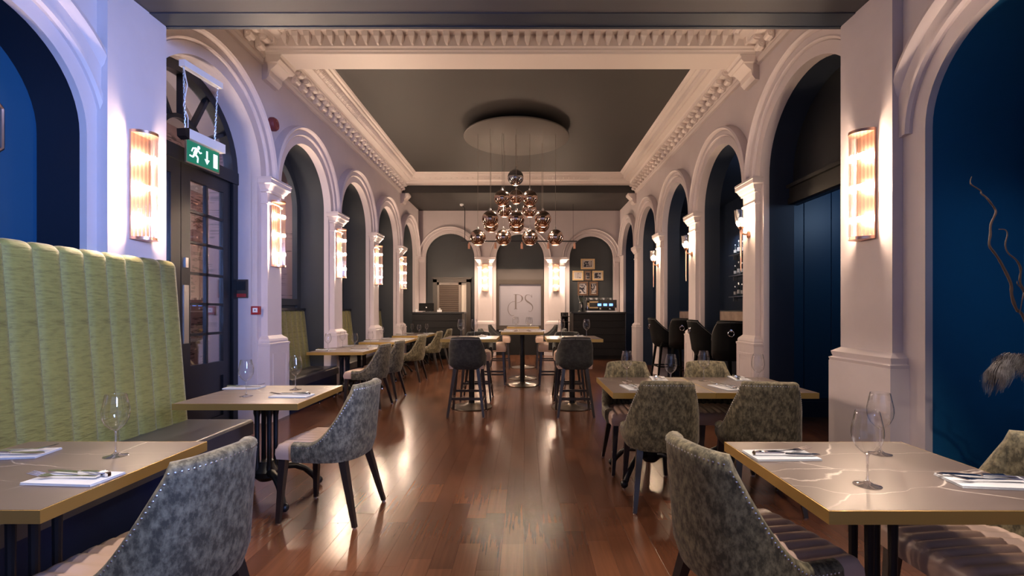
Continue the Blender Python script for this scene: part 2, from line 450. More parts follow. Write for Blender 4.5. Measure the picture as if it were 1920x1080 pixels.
# ------------------------------------------------------------------ mesh builder
class MB:
    def __init__(self):
        self.v, self.f = [], []

    def add(self, vs, fs):
        o = len(self.v)
        self.v += [tuple(p) for p in vs]
        self.f += [tuple(i + o for i in f) for f in fs]
        return self

    def quad(self, a, b, c, d):
        return self.add([a, b, c, d], [(0, 1, 2, 3)])

    def box(self, c, s, mx=None):
        x, y, z = c
        a, b, h = s[0] / 2, s[1] / 2, s[2] / 2
        vs = [Vector((i * a, j * b, k * h)) for k in (-1, 1) for j in (-1, 1) for i in (-1, 1)]
        if mx is not None:
            vs = [mx @ p for p in vs]
        vs = [(p.x + x, p.y + y, p.z + z) for p in vs]
        return self.add(vs, [(0, 2, 3, 1), (4, 5, 7, 6), (0, 1, 5, 4), (2, 6, 7, 3), (0, 4, 6, 2), (1, 3, 7, 5)])

    def bbox(self, x0, x1, y0, y1, z0, z1):
        return self.box(((x0 + x1) / 2, (y0 + y1) / 2, (z0 + z1) / 2), (x1 - x0, y1 - y0, z1 - z0))

    def cham(self, x0, x1, y0, y1, z0, z1, c):
        """box with a chamfered top edge"""
        a = [(x0, y0), (x1, y0), (x1, y1), (x0, y1)]
        b = [(x0 + c, y0 + c), (x1 - c, y0 + c), (x1 - c, y1 - c), (x0 + c, y1 - c)]
        self.loft([[(p[0], p[1], z0) for p in a], [(p[0], p[1], z1 - c) for p in a], [(p[0], p[1], z1) for p in b]], True, True)
        return self

    def loft(self, rings, cap0=False, cap1=False, closed=True):
        n = len(rings[0])
        vs = [p for r in rings for p in r]
        fs = []
        m = n if closed else n - 1
        for i in range(len(rings) - 1):
            for j in range(m):
                k = (j + 1) % n
                fs.append((i * n + j, i * n + k, (i + 1) * n + k, (i + 1) * n + j))
        if cap0:
            fs.append(tuple(reversed(range(n))))
        if cap1:
            fs.append(tuple((len(rings) - 1) * n + j for j in range(n)))
        return self.add(vs, fs)

    def lathe(self, prof, c=(0, 0, 0), seg=20, mx=None, a0=0.0, a1=2 * pi):
        full = abs(a1 - a0 - 2 * pi) < 1e-6
        n = seg if full else seg + 1
        rings = []
        for r, z in prof:
            ring = []
            for i in range(n):
                a = a0 + (a1 - a0) * i / seg
                p = Vector((max(r, 1e-5) * cos(a), max(r, 1e-5) * sin(a), z))
                if mx is not None:
                    p = mx @ p
                ring.append((p.x + c[0], p.y + c[1], p.z + c[2]))
            rings.append(ring)
        return self.loft(rings, closed=full)

    def sphere(self, c, r, seg=12, rings=8, t0=0.0, t1=pi):
        prof = [(r * sin(t0 + (t1 - t0) * i / rings), -r * cos(t0 + (t1 - t0) * i / rings)) for i in range(rings + 1)]
        return self.lathe(prof, c, seg)

    def tube(self, pts, rad, seg=8, caps=True):
        pts = [Vector(p) for p in pts]
        n = len(pts)
        rr = rad if isinstance(rad, (list, tuple)) else [rad] * n
        rings = []
        up = None
        for i, p in enumerate(pts):
            d = (pts[min(i + 1, n - 1)] - pts[max(i - 1, 0)]).normalized()
            if up is None:
                up = Vector((0, 0, 1)) if abs(d.z) < 0.9 else Vector((1, 0, 0))
            s = d.cross(up)
            if s.length < 1e-4:
                s = d.cross(Vector((0, 1, 0)))
            s.normalize()
            up = s.cross(d).normalized()
            rings.append([p + (s * cos(2 * pi * k / seg) + up * sin(2 * pi * k / seg)) * rr[i] for k in range(seg)])
        return self.loft(rings, caps, caps)

    def bar(self, p0, p1, w0, w1=None, d0=None, d1=None):
        """tapering square bar from p0 to p1"""
        w1 = w0 if w1 is None else w1
        d0 = w0 if d0 is None else d0
        d1 = w1 if d1 is None else d1
        p0, p1 = Vector(p0), Vector(p1)
        rings = []
        for p, w, d in ((p0, w0, d0), (p1, w1, d1)):
            rings.append([(p.x - w / 2, p.y - d / 2, p.z), (p.x + w / 2, p.y - d / 2, p.z), (p.x + w / 2, p.y + d / 2, p.z), (p.x - w / 2, p.y + d / 2, p.z)])
        return self.loft(rings, True, True)

    def prism(self, outline, fn, d0, d1):
        """outline: 2D points; fn(a, b, depth) -> 3D point"""
        return self.loft([[fn(a, b, d0) for a, b in outline], [fn(a, b, d1) for a, b in outline]], True, True)

    def build(self, name, m, parent=None, loc=(0, 0, 0), smooth=35, fix=True):
        me = bpy.data.meshes.new(name)
        me.from_pydata(self.v, [], self.f)
        if fix:
            bm = bmesh.new()
            bm.from_mesh(me)
            bmesh.ops.remove_doubles(bm, verts=bm.verts, dist=1e-5)
            bmesh.ops.recalc_face_normals(bm, faces=bm.faces)
            bm.to_mesh(me)
            bm.free()
        if smooth:
            me.polygons.foreach_set('use_smooth', [True] * len(me.polygons))
            me.set_sharp_from_angle(angle=radians(smooth))
        me.materials.append(M[m] if isinstance(m, str) else m)
        me.update()
        o = bpy.data.objects.new(name, me)
        o.location = loc
        COL.objects.link(o)
        if parent is not None:
            o.parent = parent
        return o

def link(o, name, parent, loc=(0, 0, 0), rot=(0, 0, 0), scale=None):
    """another object on the same mesh"""
    c = bpy.data.objects.new(name, o.data)
    c.location = loc
    c.rotation_euler = rot
    if scale:
        c.scale = scale
    COL.objects.link(c)
    if parent is not None:
        c.parent = parent
    return c

def tag(o, label=None, cat=None, group=None, kind=None):
    if label:
        o['label'] = label
    if cat:
        o['category'] = cat
    if group:
        o['group'] = group
    if kind:
        o['kind'] = kind
    return o

def thing(name, label, cat, loc=(0, 0, 0), rz=0.0, group=None, kind=None):
    o = bpy.data.objects.new(name, None)
    o.empty_display_size = 0.1
    o.location = loc
    o.rotation_euler = (0, 0, rz)
    COL.objects.link(o)
    return tag(o, label, cat, group, kind)

def dup(root, loc, rz, label, group=None):
    r = root.copy()
    COL.objects.link(r)
    r.location = loc
    r.rotation_euler = (0, 0, rz)
    r['label'] = label
    if group:
        r['group'] = group
    for ch in list(root.children):
        c = ch.copy()
        COL.objects.link(c)
        c.parent = r
        for g in list(ch.children):
            d = g.copy()
            COL.objects.link(d)
            d.parent = c
    return r

def struct(name, mb, m, label, cat, smooth=35, fix=True):
    o = mb.build(name, m, None, smooth=smooth, fix=fix)
    return tag(o, label, cat, kind='structure')

# ------------------------------------------------------------------ room shell
XL, XR, YB = -3.22, 2.86, 14.40          # arcade wall planes and back wall plane
NL, NR = -3.03, 2.67                     # side walls of the low front part
YS = 3.93                                # where the low ceiling ends
COLS = [5.95, 7.98, 10.01, 12.04]        # pillar centres along the room
CH = 4.78                                # coffer ceiling height
ZS = 3.70                                # low ceiling height
SPR = 2.97                               # springing of the arches
FL = lambda u, w, z: (XL + w, u, z)
FR = lambda u, w, z: (XR - w, u, z)
FB = lambda u, w, z: (u, YB - w, z)
NLF = lambda u, w, z: (NL + w, u, z)
NRF = lambda u, w, z: (NR - w, u, z)

def arch_pts(u0, u1, spring, n=28, R=None):
    c, r = (u0 + u1) / 2, (u1 - u0) / 2
    return [(c - r * cos(pi * i / n), spring + r * sin(pi * i / n)) for i in range(n + 1)]

def arcade(mb, F, ua, ub, ztop, bays, th):
    """flat wall pierced by round arches: bays = [(u0, u1, spring, sill)]"""
    edges = [ua]
    for b in bays:
        edges += [b[0], b[1]]
    edges.append(ub)
    for i in range(0, len(edges), 2):
        a, b = edges[i], edges[i + 1]
        r = lambda z: [F(a, 0, z), F(b, 0, z), F(b, -th, z), F(a, -th, z)]
        mb.loft([r(0), r(ztop)], True, True)
    for u0, u1, sp, sill in bays:
        P = arch_pts(u0, u1, sp)
        for (a, za), (b, zb) in zip(P[:-1], P[1:]):
            mb.quad(F(a, 0, za), F(b, 0, zb), F(b, 0, ztop), F(a, 0, ztop))
            mb.quad(F(a, -th, za), F(b, -th, zb), F(b, -th, ztop), F(a, -th, ztop))
            mb.quad(F(a, 0, za), F(b, 0, zb), F(b, -th, zb), F(a, -th, za))
        if sill > 0:
            r = lambda z: [F(u0, 0, z), F(u1, 0, z), F(u1, -th, z), F(u0, -th, z)]
            mb.loft([r(0), r(sill)], True, True)
    return mb

def tunnel(mb, F, u0, u1, sp, w0, w1, back=False, z0=0.0):
    P = [(u0, z0)] + arch_pts(u0, u1, sp) + [(u1, z0)]
    for (a, za), (b, zb) in zip(P[:-1], P[1:]):
        mb.quad(F(a, w0, za), F(b, w0, zb), F(b, w1, zb), F(a, w1, za))
    if back:
        mb.add([F(a, w1, z) for a, z in P], [tuple(range(len(P)))])
    return mb

ARCHIVOLT = [(0.0, 0.0), (0.0, 0.045), (0.095, 0.047), (0.10, 0.036), (0.108, 0.066), (0.12, 0.075), (0.130, 0.066),
             (0.135, 0.064), (0.178, 0.072), (0.183, 0.064), (0.193, 0.105), (0.210, 0.122), (0.232, 0.108), (0.238, 0.0)]
NICHE_ARCH = [(0.105, 0.0), (0.105, 0.022), (0.12, 0.042), (0.145, 0.042), (0.155, 0.028), (0.235, 0.032), (0.25, 0.052), (0.285, 0.070), (0.32, 0.060), (0.325, 0.0)]

def archivolt(F, u0, u1, sp, parent, m='plaster', k=1.0, n=40, a0=0.0, a1=pi, prof=None):
    c, r = (u0 + u1) / 2, (u1 - u0) / 2
    mb = MB()
    rings = []
    for i in range(n + 1):
        a = a0 + (a1 - a0) * i / n
        rings.append([F(c - (r + d * k) * cos(a), w, sp + (r + d * k) * sin(a)) for d, w in (prof or ARCHIVOLT)])
    mb.loft(rings, True, True, closed=False)
    return mb.build('archivolt', m, parent, smooth=28)

# floor: a dark slab with the oak strips laid on it
floor = struct('floor', MB().bbox(-3.8, 5.7, -2.6, 14.7, -0.06, -0.012), 'subfloor', 'dark stained oak strip floor running the length of the room', 'floor', 0)
strips = []
rng = random.Random(3)
x = -3.76
row = 0
while x < 5.6:
    y = -2.6 + rng.random() * 0.6
    while y < 14.6:
        L = rng.choice((0.34, 0.42, 0.5, 0.58, 0.7, 0.85))
        strips.append((x, y, L, rng.random() * 0.0005))
        y += L
    x += 0.125
    row += 1
def in_view(s):
    x, y, L, _ = s
    yc = y + L / 2
    return y > 1.75 and -2.15 < x < 1.75 and abs((x - 0.05) / max(yc, 0.1)) < 1.12
near = sorted([s for s in strips if in_view(s)], key=lambda s: s[1] + s[2] / 2)[:300]
keep = set(near)
one = MB().cham(0.0003, 0.1247, 0.0004, 0.9996, -0.012, 0.0, 0.0007)
first = None
for s in near:
    if first is None:
        first = one.build('floor_strip', 'floor', floor, smooth=0)
        o = first
    else:
        o = link(first, 'floor_strip', floor)
    o.location = (s[0], s[1], -s[3])
    o.scale = (1, s[2], 1)
rest = MB()
for s in strips:
    if s not in keep:
        x, y, L, d = s
        rest.bbox(x + 0.0006, x + 0.1244, y + 0.0006, y + L - 0.0006, -0.012, -d)
tag(rest.build('floor_strip_field', 'floor', floor, smooth=0, fix=False), kind='stuff')

# side arcades
BAYS = [(COLS[0] + 0.225, COLS[1] - 0.225), (COLS[1] + 0.225, COLS[2] - 0.225), (COLS[2] + 0.225, COLS[3] - 0.225), (COLS[3] + 0.225, 13.85)]
DOORBAY = (3.94, 5.70)
allb = [DOORBAY] + BAYS
wl = struct('wall_left', arcade(MB(), FL, 3.40, YB, 4.85, [(a, b, SPR, 0) for a, b in allb], 0.07), 'plaster', 'cream plaster arcade wall with the glazed exit door', 'wall', 30)
wr = struct('wall_right', arcade(MB(), FR, 3.40, YB, 4.85, [(a, b, SPR, 0) for a, b in allb], 0.07), 'plaster', 'cream plaster arcade wall opening to the dark bar', 'wall', 30)
for F, par in ((FL, wl), (FR, wr)):
    for a, b in allb:
        archivolt(F, a, b, SPR, par, k=1.18 if a == DOORBAY[0] else 1.0)
tunnel(MB(), FL, *DOORBAY, SPR, -0.068, -0.30).build('arch_reveal', 'plaster', wl)
for k, (a, b) in enumerate(BAYS):
    tunnel(MB(), FL, a - 0.004, b + 0.004, SPR, -0.066, -0.52, back=(k > 0)).build('alcove_lining', 'grey', wl)
    tunnel(MB(), FR, a - 0.004, b + 0.004, SPR, -0.066, -0.32).build('arch_lining', 'navy', wr)
tunnel(MB(), FR, DOORBAY[0] - 0.004, DOORBAY[1] + 0.004, SPR, -0.066, -0.37).build('arch_lining', 'navy', wr)

# back wall with three blind arches
BB = [(-3.03, -1.54), (-0.89, 0.57), (1.34, 2.67)]
wb = struct('wall_back', arcade(MB(), FB, XL, XR, 4.85, [(a, b, 2.95, 0) for a, b in BB], 0.07), 'plaster', 'cream end wall with three dark blind arches', 'wall', 30)
for a, b in BB:
    archivolt(FB, a, b, 2.95, wb, k=0.9)
    tunnel(MB(), FB, a - 0.004, b + 0.004, 2.95, -0.066, -0.20, back=True).build('alcove_lining', 'grey', wb)

# low front part: side walls with a blue niche each, pillars, ceiling
NA = (2.03, 3.28, 2.58, 0.0)
NB = (2.02, 3.17, 2.58, 0.0)
nl = struct('wall_front_left', arcade(MB(), NLF, -2.6, 3.40, 3.8, [NA], 0.05), 'plaster', 'cream wall with a round-headed blue niche behind the green banquette', 'wall', 30)
archivolt(NLF, NA[0], NA[1], NA[2], nl, prof=NICHE_ARCH)
tunnel(MB(), NLF, NA[0] - .003, NA[1] + .003, NA[2], -0.048, -0.35).build('niche_reveal', 'niche_shade', nl)
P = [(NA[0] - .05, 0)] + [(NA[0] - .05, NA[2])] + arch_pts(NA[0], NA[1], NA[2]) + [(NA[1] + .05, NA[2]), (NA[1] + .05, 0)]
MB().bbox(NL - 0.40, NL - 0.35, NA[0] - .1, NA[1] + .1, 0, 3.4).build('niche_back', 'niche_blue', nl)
nr = struct('wall_front_right', arcade(MB(), NRF, -2.6, 3.40, 3.8, [NB], 0.05), 'plaster', 'cream wall with a deep blue niche behind the twisted branches', 'wall', 30)
archivolt(NRF, NB[0], NB[1], NB[2], nr, prof=NICHE_ARCH)
tunnel(MB(), NRF, NB[0] - .003, NB[1] + .003, NB[2], -0.048, -0.66).build('niche_reveal', 'blue', nr)
MB().bbox(NR + 0.66, NR + 0.71, NB[0] - .1, NB[1] + .1, 0, 3.4).build('niche_back', 'blue', nr)

def corner_pillar(F, name, label, par=None):
    """big square pillar: F(u, w) with w = distance out of the front wall plane"""
    t = thing(name, label, 'pillar', kind='structure')
    y0, y1 = 3.357, 3.907
    def ring(z, e):
        return [F(y0 - e, -0.5, z), F(y0 - e, 0.075 + e, z), F(y1 + e, 0.075 + e, z), F(y1 + e, -0.5, z)]
    MB().loft([ring(1.05, 0), ring(ZS + 0.6, 0)], True, True).build('shaft', 'plaster', t, smooth=20)
    MB().loft([ring(0.95, 0.055), ring(0.975, 0.062), ring(0.985, 0.04), ring(1.0, 0.045), ring(1.025, 0.05), ring(1.04, 0.03), ring(1.06, 0.0)], True, True).build('base_moulding', 'plaster', t, smooth=20)
    MB().loft([ring(0.0, 0.06), ring(0.95, 0.06)], True, True).build('plinth', 'plaster', t, smooth=20)
    return t
corner_pillar(NLF, 'pillar', 'large cream pillar beside the high green banquette, carrying a glass rod sconce')
corner_pillar(NRF, 'pillar', 'large cream pillar beside the blue niche with branches, carrying a glass rod sconce')

low = struct('ceiling_front', MB().bbox(-3.5, 3.2, -2.6, YS - 0.03, ZS, ZS + 0.12), 'soffit', 'low charcoal ceiling at the front of the room', 'ceiling', 0)
MB().bbox(-3.5, 3.2, YS - 0.03, YS + 0.0, ZS - 0.012, 4.95).build('edge_board', 'edge', low, smooth=0)
MB().bbox(-3.5, 3.2, YS - 0.20, YS - 0.03, ZS - 0.006, ZS).build('edge_strip', 'edge', low, smooth=0)
main_c = struct('ceiling', MB().bbox(XL - .1, XR + .1, YS, 12.3, CH, CH + 0.1), 'ceiling', 'dark brown grey coffered ceiling above the chandelier', 'ceiling', 0)
back_c = struct('ceiling_back', MB().bbox(XL - .1, XR + .1, 12.22, YB + .1, 4.385, 4.5), 'ceiling', 'lower dark ceiling strip in front of the back wall', 'ceiling', 0)
MB().bbox(XL, XR, 12.20, 12.24, 4.385, 4.575).build('ceiling_step', 'ceiling', back_c, smooth=0)

# front enclosure: shopfront with a large assumed window behind the camera
MBf = MB()
MBf.bbox(-3.5, -1.95, -2.68, -2.6, 0, 3.9).bbox(2.75, 3.3, -2.68, -2.6, 0, 3.9).bbox(-1.95, 2.75, -2.68, -2.6, 0, 0.45).bbox(-1.95, 2.75, -2.68, -2.6, 3.45, 3.9)
wf = struct('wall_front', MBf, 'plaster', 'cream street wall around the large assumed window behind the viewer', 'wall', 0)

# cross beam and far beam with mouldings
YBM = 5.78
beam = struct('beam', MB().bbox(XL, XR, YBM, 6.12, 4.47, 4.85), 'cornice', 'cream cross beam with a row of leaf drops under the ceiling', 'beam', 0)
FBM = lambda u, w, z: (u, YBM - w, z)
BP = [(0, 4.47), (0.02, 4.472), (0.03, 4.495), (0.045, 4.505), (0.05, 4.525), (0.07, 4.54), (0.085, 4.665), (0.20, 4.68), (0.21, 4.71), (0.24, 4.73), (0.31, 4.80)]
def run(F, u0, u1, prof, name, m, parent, n=1):
    mb = MB()
    mb.loft([[F(u, w, z) for w, z in prof] for u in (u0, u1)], closed=False)
    return mb.build(name, m, parent, smooth=25)
run(FBM, XL, XR, BP, 'cornice_moulding', 'cornice', beam)
drop = None
nd = 44
for i in range(nd):
    u = XL + 0.07 + (XR - XL - 0.14) * i / (nd - 1)
    if drop is None:
        mb = MB()
        r0 = [(-.036, 0.03, .125), (.036, 0.03, .125), (.036, -.07, .125), (-.036, -.07, .125)]
        r1 = [(-.034, 0.03, .06), (.034, 0.03, .06), (.034, -.055, .075), (-.034, -.055, .075)]
        r2 = [(-.012, 0.03, .0), (.012, 0.03, .0), (.012, -.012, .012), (-.012, -.012, .012)]
        mb.loft([r0, r1, r2], True, True)
        drop = mb.build('leaf_drop', 'cornice', beam, smooth=0)
        o = drop
    else:
        o = link(drop, 'leaf_drop', beam)
    o.location = (u, YBM - 0.095, 4.545)
for F, dirx in ((FL, 1), (FR, -1)):
    mb = MB()
    out = [(0.0, 4.18), (0.05, 4.19), (0.09, 4.24), (0.10, 4.30), (0.15, 4.34), (0.18, 4.37), (0.21, 4.40), (0.21, 4.47), (0.0, 4.47)]
    mb.prism(out, lambda a, b, d: F(d, a, b), YBM + 0.02, 6.10)
    mb.loft([[F(YBM - .02, 0, z), F(YBM - .02, w, z), F(6.14, w, z), F(6.14, 0, z)] for z, w in ((4.38, .21), (4.41, .24), (4.44, .24), (4.47, .26))], True, True)
    mb.build('end_console', 'cornice', beam, smooth=20)
    mb = MB()
    mb.prism([(a, b - 0.06) for a, b in out], lambda a, b, d: F(d, a, b), 12.24, 12.5)
    mb.build('far_console', 'cornice', beam, smooth=20)

CP = [(0, 4.36), (.03, 4.37), (.05, 4.40), (.05, 4.42), (.065, 4.44), (.07, 4.56), (.21, 4.57), (.22, 4.60), (.235, 4.615), (.33, 4.63),
      (.34, 4.65), (.36, 4.66), (.41, 4.70), (.425, 4.72), (.46, 4.73), (.47, 4.75), (.50, 4.76), (.53, 4.79)]
BRK = [(0.065, 4.565), (0.207, 4.565), (0.207, 4.54), (0.195, 4.522), (0.172, 4.512), (0.15, 4.514), (0.125, 4.50), (0.108, 4.475), (0.115, 4.45), (0.105, 4.428), (0.085, 4.418), (0.065, 4.43)]
n_tr = 1
for F, nm, lab in ((FL, 'trim_1', 'cream scroll bracket cornice above the exit door side arcade'), (FR, 'trim_2', 'cream scroll bracket cornice above the bar side arcade')):
    tr = tag(run(F, YS, 12.45, CP, nm, 'cornice', None), lab, 'cornice', kind='structure')
    proto = None
    y = 4.05
    while y < 12.2:
        if not (5.62 < y < 6.25):
            if proto is None:
                mb = MB()
                X0 = F(0, 0, 0)[0]
                s = 1 if F is FL else -1
                mb.prism(BRK, lambda a, b, d: (s * a, d, b), -0.040, 0.040)
                mb.prism([(0.11, 4.565), (0.20, 4.565), (0.19, 4.535), (0.13, 4.528)], lambda a, b, d: (s * a, d, b), -0.066, 0.066)
                mb.lathe([(0.0, -0.052), (0.012, -0.058), (0.018, -0.050), (0.038, -0.050), (0.038, 0.050), (0.018, 0.050), (0.012, 0.058), (0.0, 0.052)], (s * 0.115, 0, 4.465), 10, Matrix.Rotation(pi / 2, 3, 'X'))
                proto = mb.build('scroll_bracket', 'cornice', tr, loc=(X0, y, 0), smooth=30)
            else:
                link(proto, 'scroll_bracket', tr, (X0, y, 0))
        y += 0.217
    mb = MB()
    y = YS + 0.05
    while y < 12.0:
        for du, e in ((0, 1), (0.035, -1)):
            a, b = F(y + du, 0.345, 4.645), F(y + du + 0.03, 0.415, 4.70)
            mb.tube([F(y + du + 0.02, 0.342, 4.642), F(y + du, 0.375, 4.668), F(y + du + 0.022, 0.415, 4.698)], [0.012, 0.026, 0.012], 5)
        y += 0.07
    tag(mb.build('leaf_band', 'cornice', tr, smooth=0, fix=False), kind='stuff')
FF = lambda u, w, z: (u, 12.22 - w, z)
far = tag(run(FF, XL, XR, CP[5:], 'trim_3', 'cornice', None), 'cream cornice across the far end of the coffered ceiling', 'cornice', kind='structure')
fp = None
for i in range(40):
    u = XL + 0.45 + (XR - XL - 0.9) * i / 39
    if fp is None:
        fp = MB().loft([[(-.04, -.02, .05), (.04, -.02, .05), (.04, .03, .05), (-.04, .03, .05)], [(-.012, -.0, -.05), (.012, -.0, -.05), (.012, .03, -.05), (-.012, .03, -.05)]], True, True).build('leaf_drop', 'cornice', far, smooth=0)
        o = fp
    else:
        o = link(fp, 'leaf_drop', far)
    o.location = (u, 12.22 - .375, 4.70)

# pilasters on the arcades
PIL_BASE = [(0, .235, .145), (.93, .235, .145)]
PIL_MOULD = [(.93, .24, .15), (.955, .243, .153), (.965, .222, .132), (.985, .225, .135), (1.01, .215, .125), (1.03, .185, .10), (1.05, .165, .08)]
PIL_SHAFT = [(1.05, .165, .080), (2.66, .160, .075)]
PIL_CAP = [(2.66, .175, .09), (2.685, .178, .095), (2.69, .160, .075), (2.80, .160, .075), (2.805, .185, .10), (2.83, .19, .105), (2.84, .20, .12), (2.885, .225, .145), (2.90, .243, .165), (2.945, .245, .168), (2.95, .25, .175), (2.975, .245, .17)]
def pilaster(F, uc, label, k=1.0, kp=1.0):
    t = thing('pilaster', label, 'pilaster', kind='structure')
    for nm, pr in (('plinth', PIL_BASE), ('base_moulding', PIL_MOULD), ('shaft', PIL_SHAFT), ('capital', PIL_CAP)):
        MB().loft([[F(uc - h * k, -0.02, z), F(uc - h * k, p * kp, z), F(uc + h * k, p * kp, z), F(uc + h * k, -0.02, z)] for z, h, p in pr], True, True).build(nm, 'plaster', t, smooth=15)
    # raised panel frame on the plinth face
    w = 0.145 * kp
    mb = MB()
    for a, b, c, d in ((-.17, .17, .80, .83), (-.17, .17, .12, .15), (-.17, -.145, .15, .80), (.145, .17, .15, .80)):
        r = lambda z, e: [F(uc + a * k, w - .002, z), F(uc + b * k, w - .002, z), F(uc + b * k, w + .006, z), F(uc + a * k, w + .006, z)]
        mb.loft([r(c, 0), r(d, 0)], True, True)
    mb.build('panel_moulding', 'plaster', t, smooth=0)
    return t
ORD = ['first', 'second', 'third', 'fourth']
for k, y in enumerate(COLS):
    pilaster(FL, y, 'cream pilaster with a glass rod sconce, %s from the exit door' % ORD[k])
    pilaster(FR, y, kp=.75, label=('cream pilaster with a copper torch sconce, %s from the blue passage' % ORD[k]) if k < 3 else 'cream pilaster beside the bar without a torch sconce, nearest the coffee counter')
pilaster(FB, -1.215, 'cream end wall pilaster between the louvred door arch and the monogram sign', 1.30, 0.7)
pilaster(FB, 0.955, 'cream end wall pilaster between the monogram sign and the picture frames', 1.50, 0.7)
pilaster(FB, -3.13, 'narrow cream corner pilaster beside the till counter', 0.42, 0.5)
pilaster(FB, 2.765, 'narrow cream corner pilaster beside the coffee machine', 0.42, 0.5)

# hallway beyond the exit door and the first arched window
hall = struct('hall_wall', MB().bbox(-5.5, -5.42, 3.2, 8.14, 0, 4.2), 'bamboo', 'pink bamboo wallpaper on the hallway wall beyond the exit door', 'wall', 0)
MB().bbox(-5.5, -3.53, 3.12, 3.2, 0, 4.2).build('side_wall', 'plaster', hall, smooth=0)
MB().bbox(-5.5, -3.53, 8.08, 8.14, 0, 4.2).build('end_wall', 'bamboo', hall, smooth=0)
MB().bbox(-5.5, -3.53, 3.12, 8.14, 4.2, 4.28).build('hall_ceiling', 'plaster', hall, smooth=0)
MB().bbox(-5.5, -3.53, 3.12, 8.14, -0.06, 0.0).build('hall_floor', 'walnut', hall, smooth=0)
mb = MB()
for a in (3.5, 5.3, 6.2, 7.6):
    mb.bbox(-5.42, -5.39, a, a + 0.05, 0.9, 3.3)
mb.bbox(-5.42, -5.38, 3.2, 8.08, 3.3, 3.42).bbox(-5.42, -5.38, 3.2, 8.08, 0.85, 0.9)
mb.build('wall_moulding', 'plaster', hall, smooth=0)
# bar room and passage shell
bar = struct('bar_wall', MB().bbox(5.55, 5.65, 6.05, 14.5, 0, 4.3), 'navy', 'navy back wall of the bar room beyond the arches', 'wall', 0)
MB().bbox(3.16, 5.6, 14.4, 14.5, 0, 4.3).build('end_wall', 'navy', bar, smooth=0)
MB().bbox(2.9, 5.6, 6.05, 14.5, 4.3, 4.4).build('bar_ceiling', 'navy', bar, smooth=0)
psg = struct('passage_wall', MB().bbox(3.17, 5.6, 6.08, 6.14, 0, 4.3), 'navy', 'blue boarded wall of the passage beside the large pillar', 'wall', 0)
pw = None
for i in range(6):
    x0 = 3.21 + i * 0.35
    if pw is None:
        pw = MB().cham(0, 0.345, 0, 3.0, 0, 0.018, 0.004).build('wall_panel', 'passage_blue', psg, smooth=0)
        o = pw
    else:
        o = link(pw, 'wall_panel', psg)
    o.location = (x0, 6.08, 0.24)
    o.rotation_euler = (pi / 2, 0, 0)
MB().bbox(3.17, 5.6, 6.045, 6.09, 0, 0.20).bbox(3.17, 5.6, 6.055, 6.09, 0.20, 0.24).build('skirting', 'navy', psg, smooth=0)
MB().bbox(5.5, 5.6, 3.3, 6.1, 0, 4.3).build('passage_end', 'navy', psg, smooth=0)
MB().bbox(3.22, 5.6, 3.3, 3.38, 0, 4.3).build('passage_side', 'navy', psg, smooth=0)
MB().bbox(3.24, 5.6, 3.3, 6.1, 3.3, 3.4).build('passage_ceiling', 'navy', psg, smooth=0)
d2 = struct('door_2', MB().bbox(3.22, 3.30, 3.4, 5.75, 2.63, 3.95), 'black_paint', 'dark boarded door head above the blue passage opening', 'door frame', 0)
MB().bbox(3.15, 3.23, 3.9, 5.70, 2.63, 2.70).bbox(3.17, 3.23, 3.9, 5.70, 2.70, 2.82).bbox(3.13, 3.23, 3.9, 5.70, 2.82, 2.86).build('lintel_moulding', 'counter', d2, smooth=0)  # whitish lintel, the shadow on it put into its dark colour

# exit door in the first arch (dark frame, glazed leaves, fanlight)
XD = -3.50
FD = lambda u, w, z: (XD + w, u, z)
d1 = thing('door_1', 'black glazed double exit door with a fanlight under the first arch', 'door', kind='structure')
a, b = DOORBAY
c, R = (a + b) / 2, (b - a) / 2
def arc_ring(mb, F, c, sp, r0, r1, w0, w1, n=28):
    rings = []
    for i in range(n + 1):
        t = pi * i / n
        rings.append([F(c - r * cos(t), w, sp + r * sin(t)) for r, w in ((r0, w0), (r1, w0), (r1, w1), (r0, w1))])
    return mb.loft(rings, True, True)
mb = MB()
arc_ring(mb, FD, c, SPR, R - 0.10, R + 0.01, -0.06, 0.05)
mb.bbox(XD - .06, XD + .05, a - .01, a + .09, 0, SPR).bbox(XD - .06, XD + .05, b - .09, b + .01, 0, SPR)
mb.bbox(XD - .06, XD + .06, a, b, 2.86, 3.00)
mb.build('door_frame', 'black_paint', d1, smooth=30)
mb = MB()
arc_ring(mb, FD, c, 3.0, 0.30, 0.34, -0.03, 0.03)
for t in (0.17, 0.335, 0.5, 0.665, 0.83):
    t *= pi
    d = Vector((-cos(t), sin(t)))
    nrm = Vector((sin(t), cos(t)))
    q = [(d * 0.33 + nrm * 0.018), (d * (R - .08) + nrm * 0.018), (d * (R - .08) - nrm * 0.018), (d * 0.33 - nrm * 0.018)]
    mb.prism([(p.x, p.y) for p in q], lambda p, s, w: FD(c + p, w, 3.0 + s), -0.03, 0.03)
mb.build('fanlight_bars', 'black_paint', d1, smooth=30)
P = [(u, z) for u, z in arch_pts(a + .08, b - .08, 3.0)]
MB().add([FD(u, 0, z) for u, z in P], [tuple(range(len(P)))]).build('fanlight_pane', 'pane', d1, smooth=0)
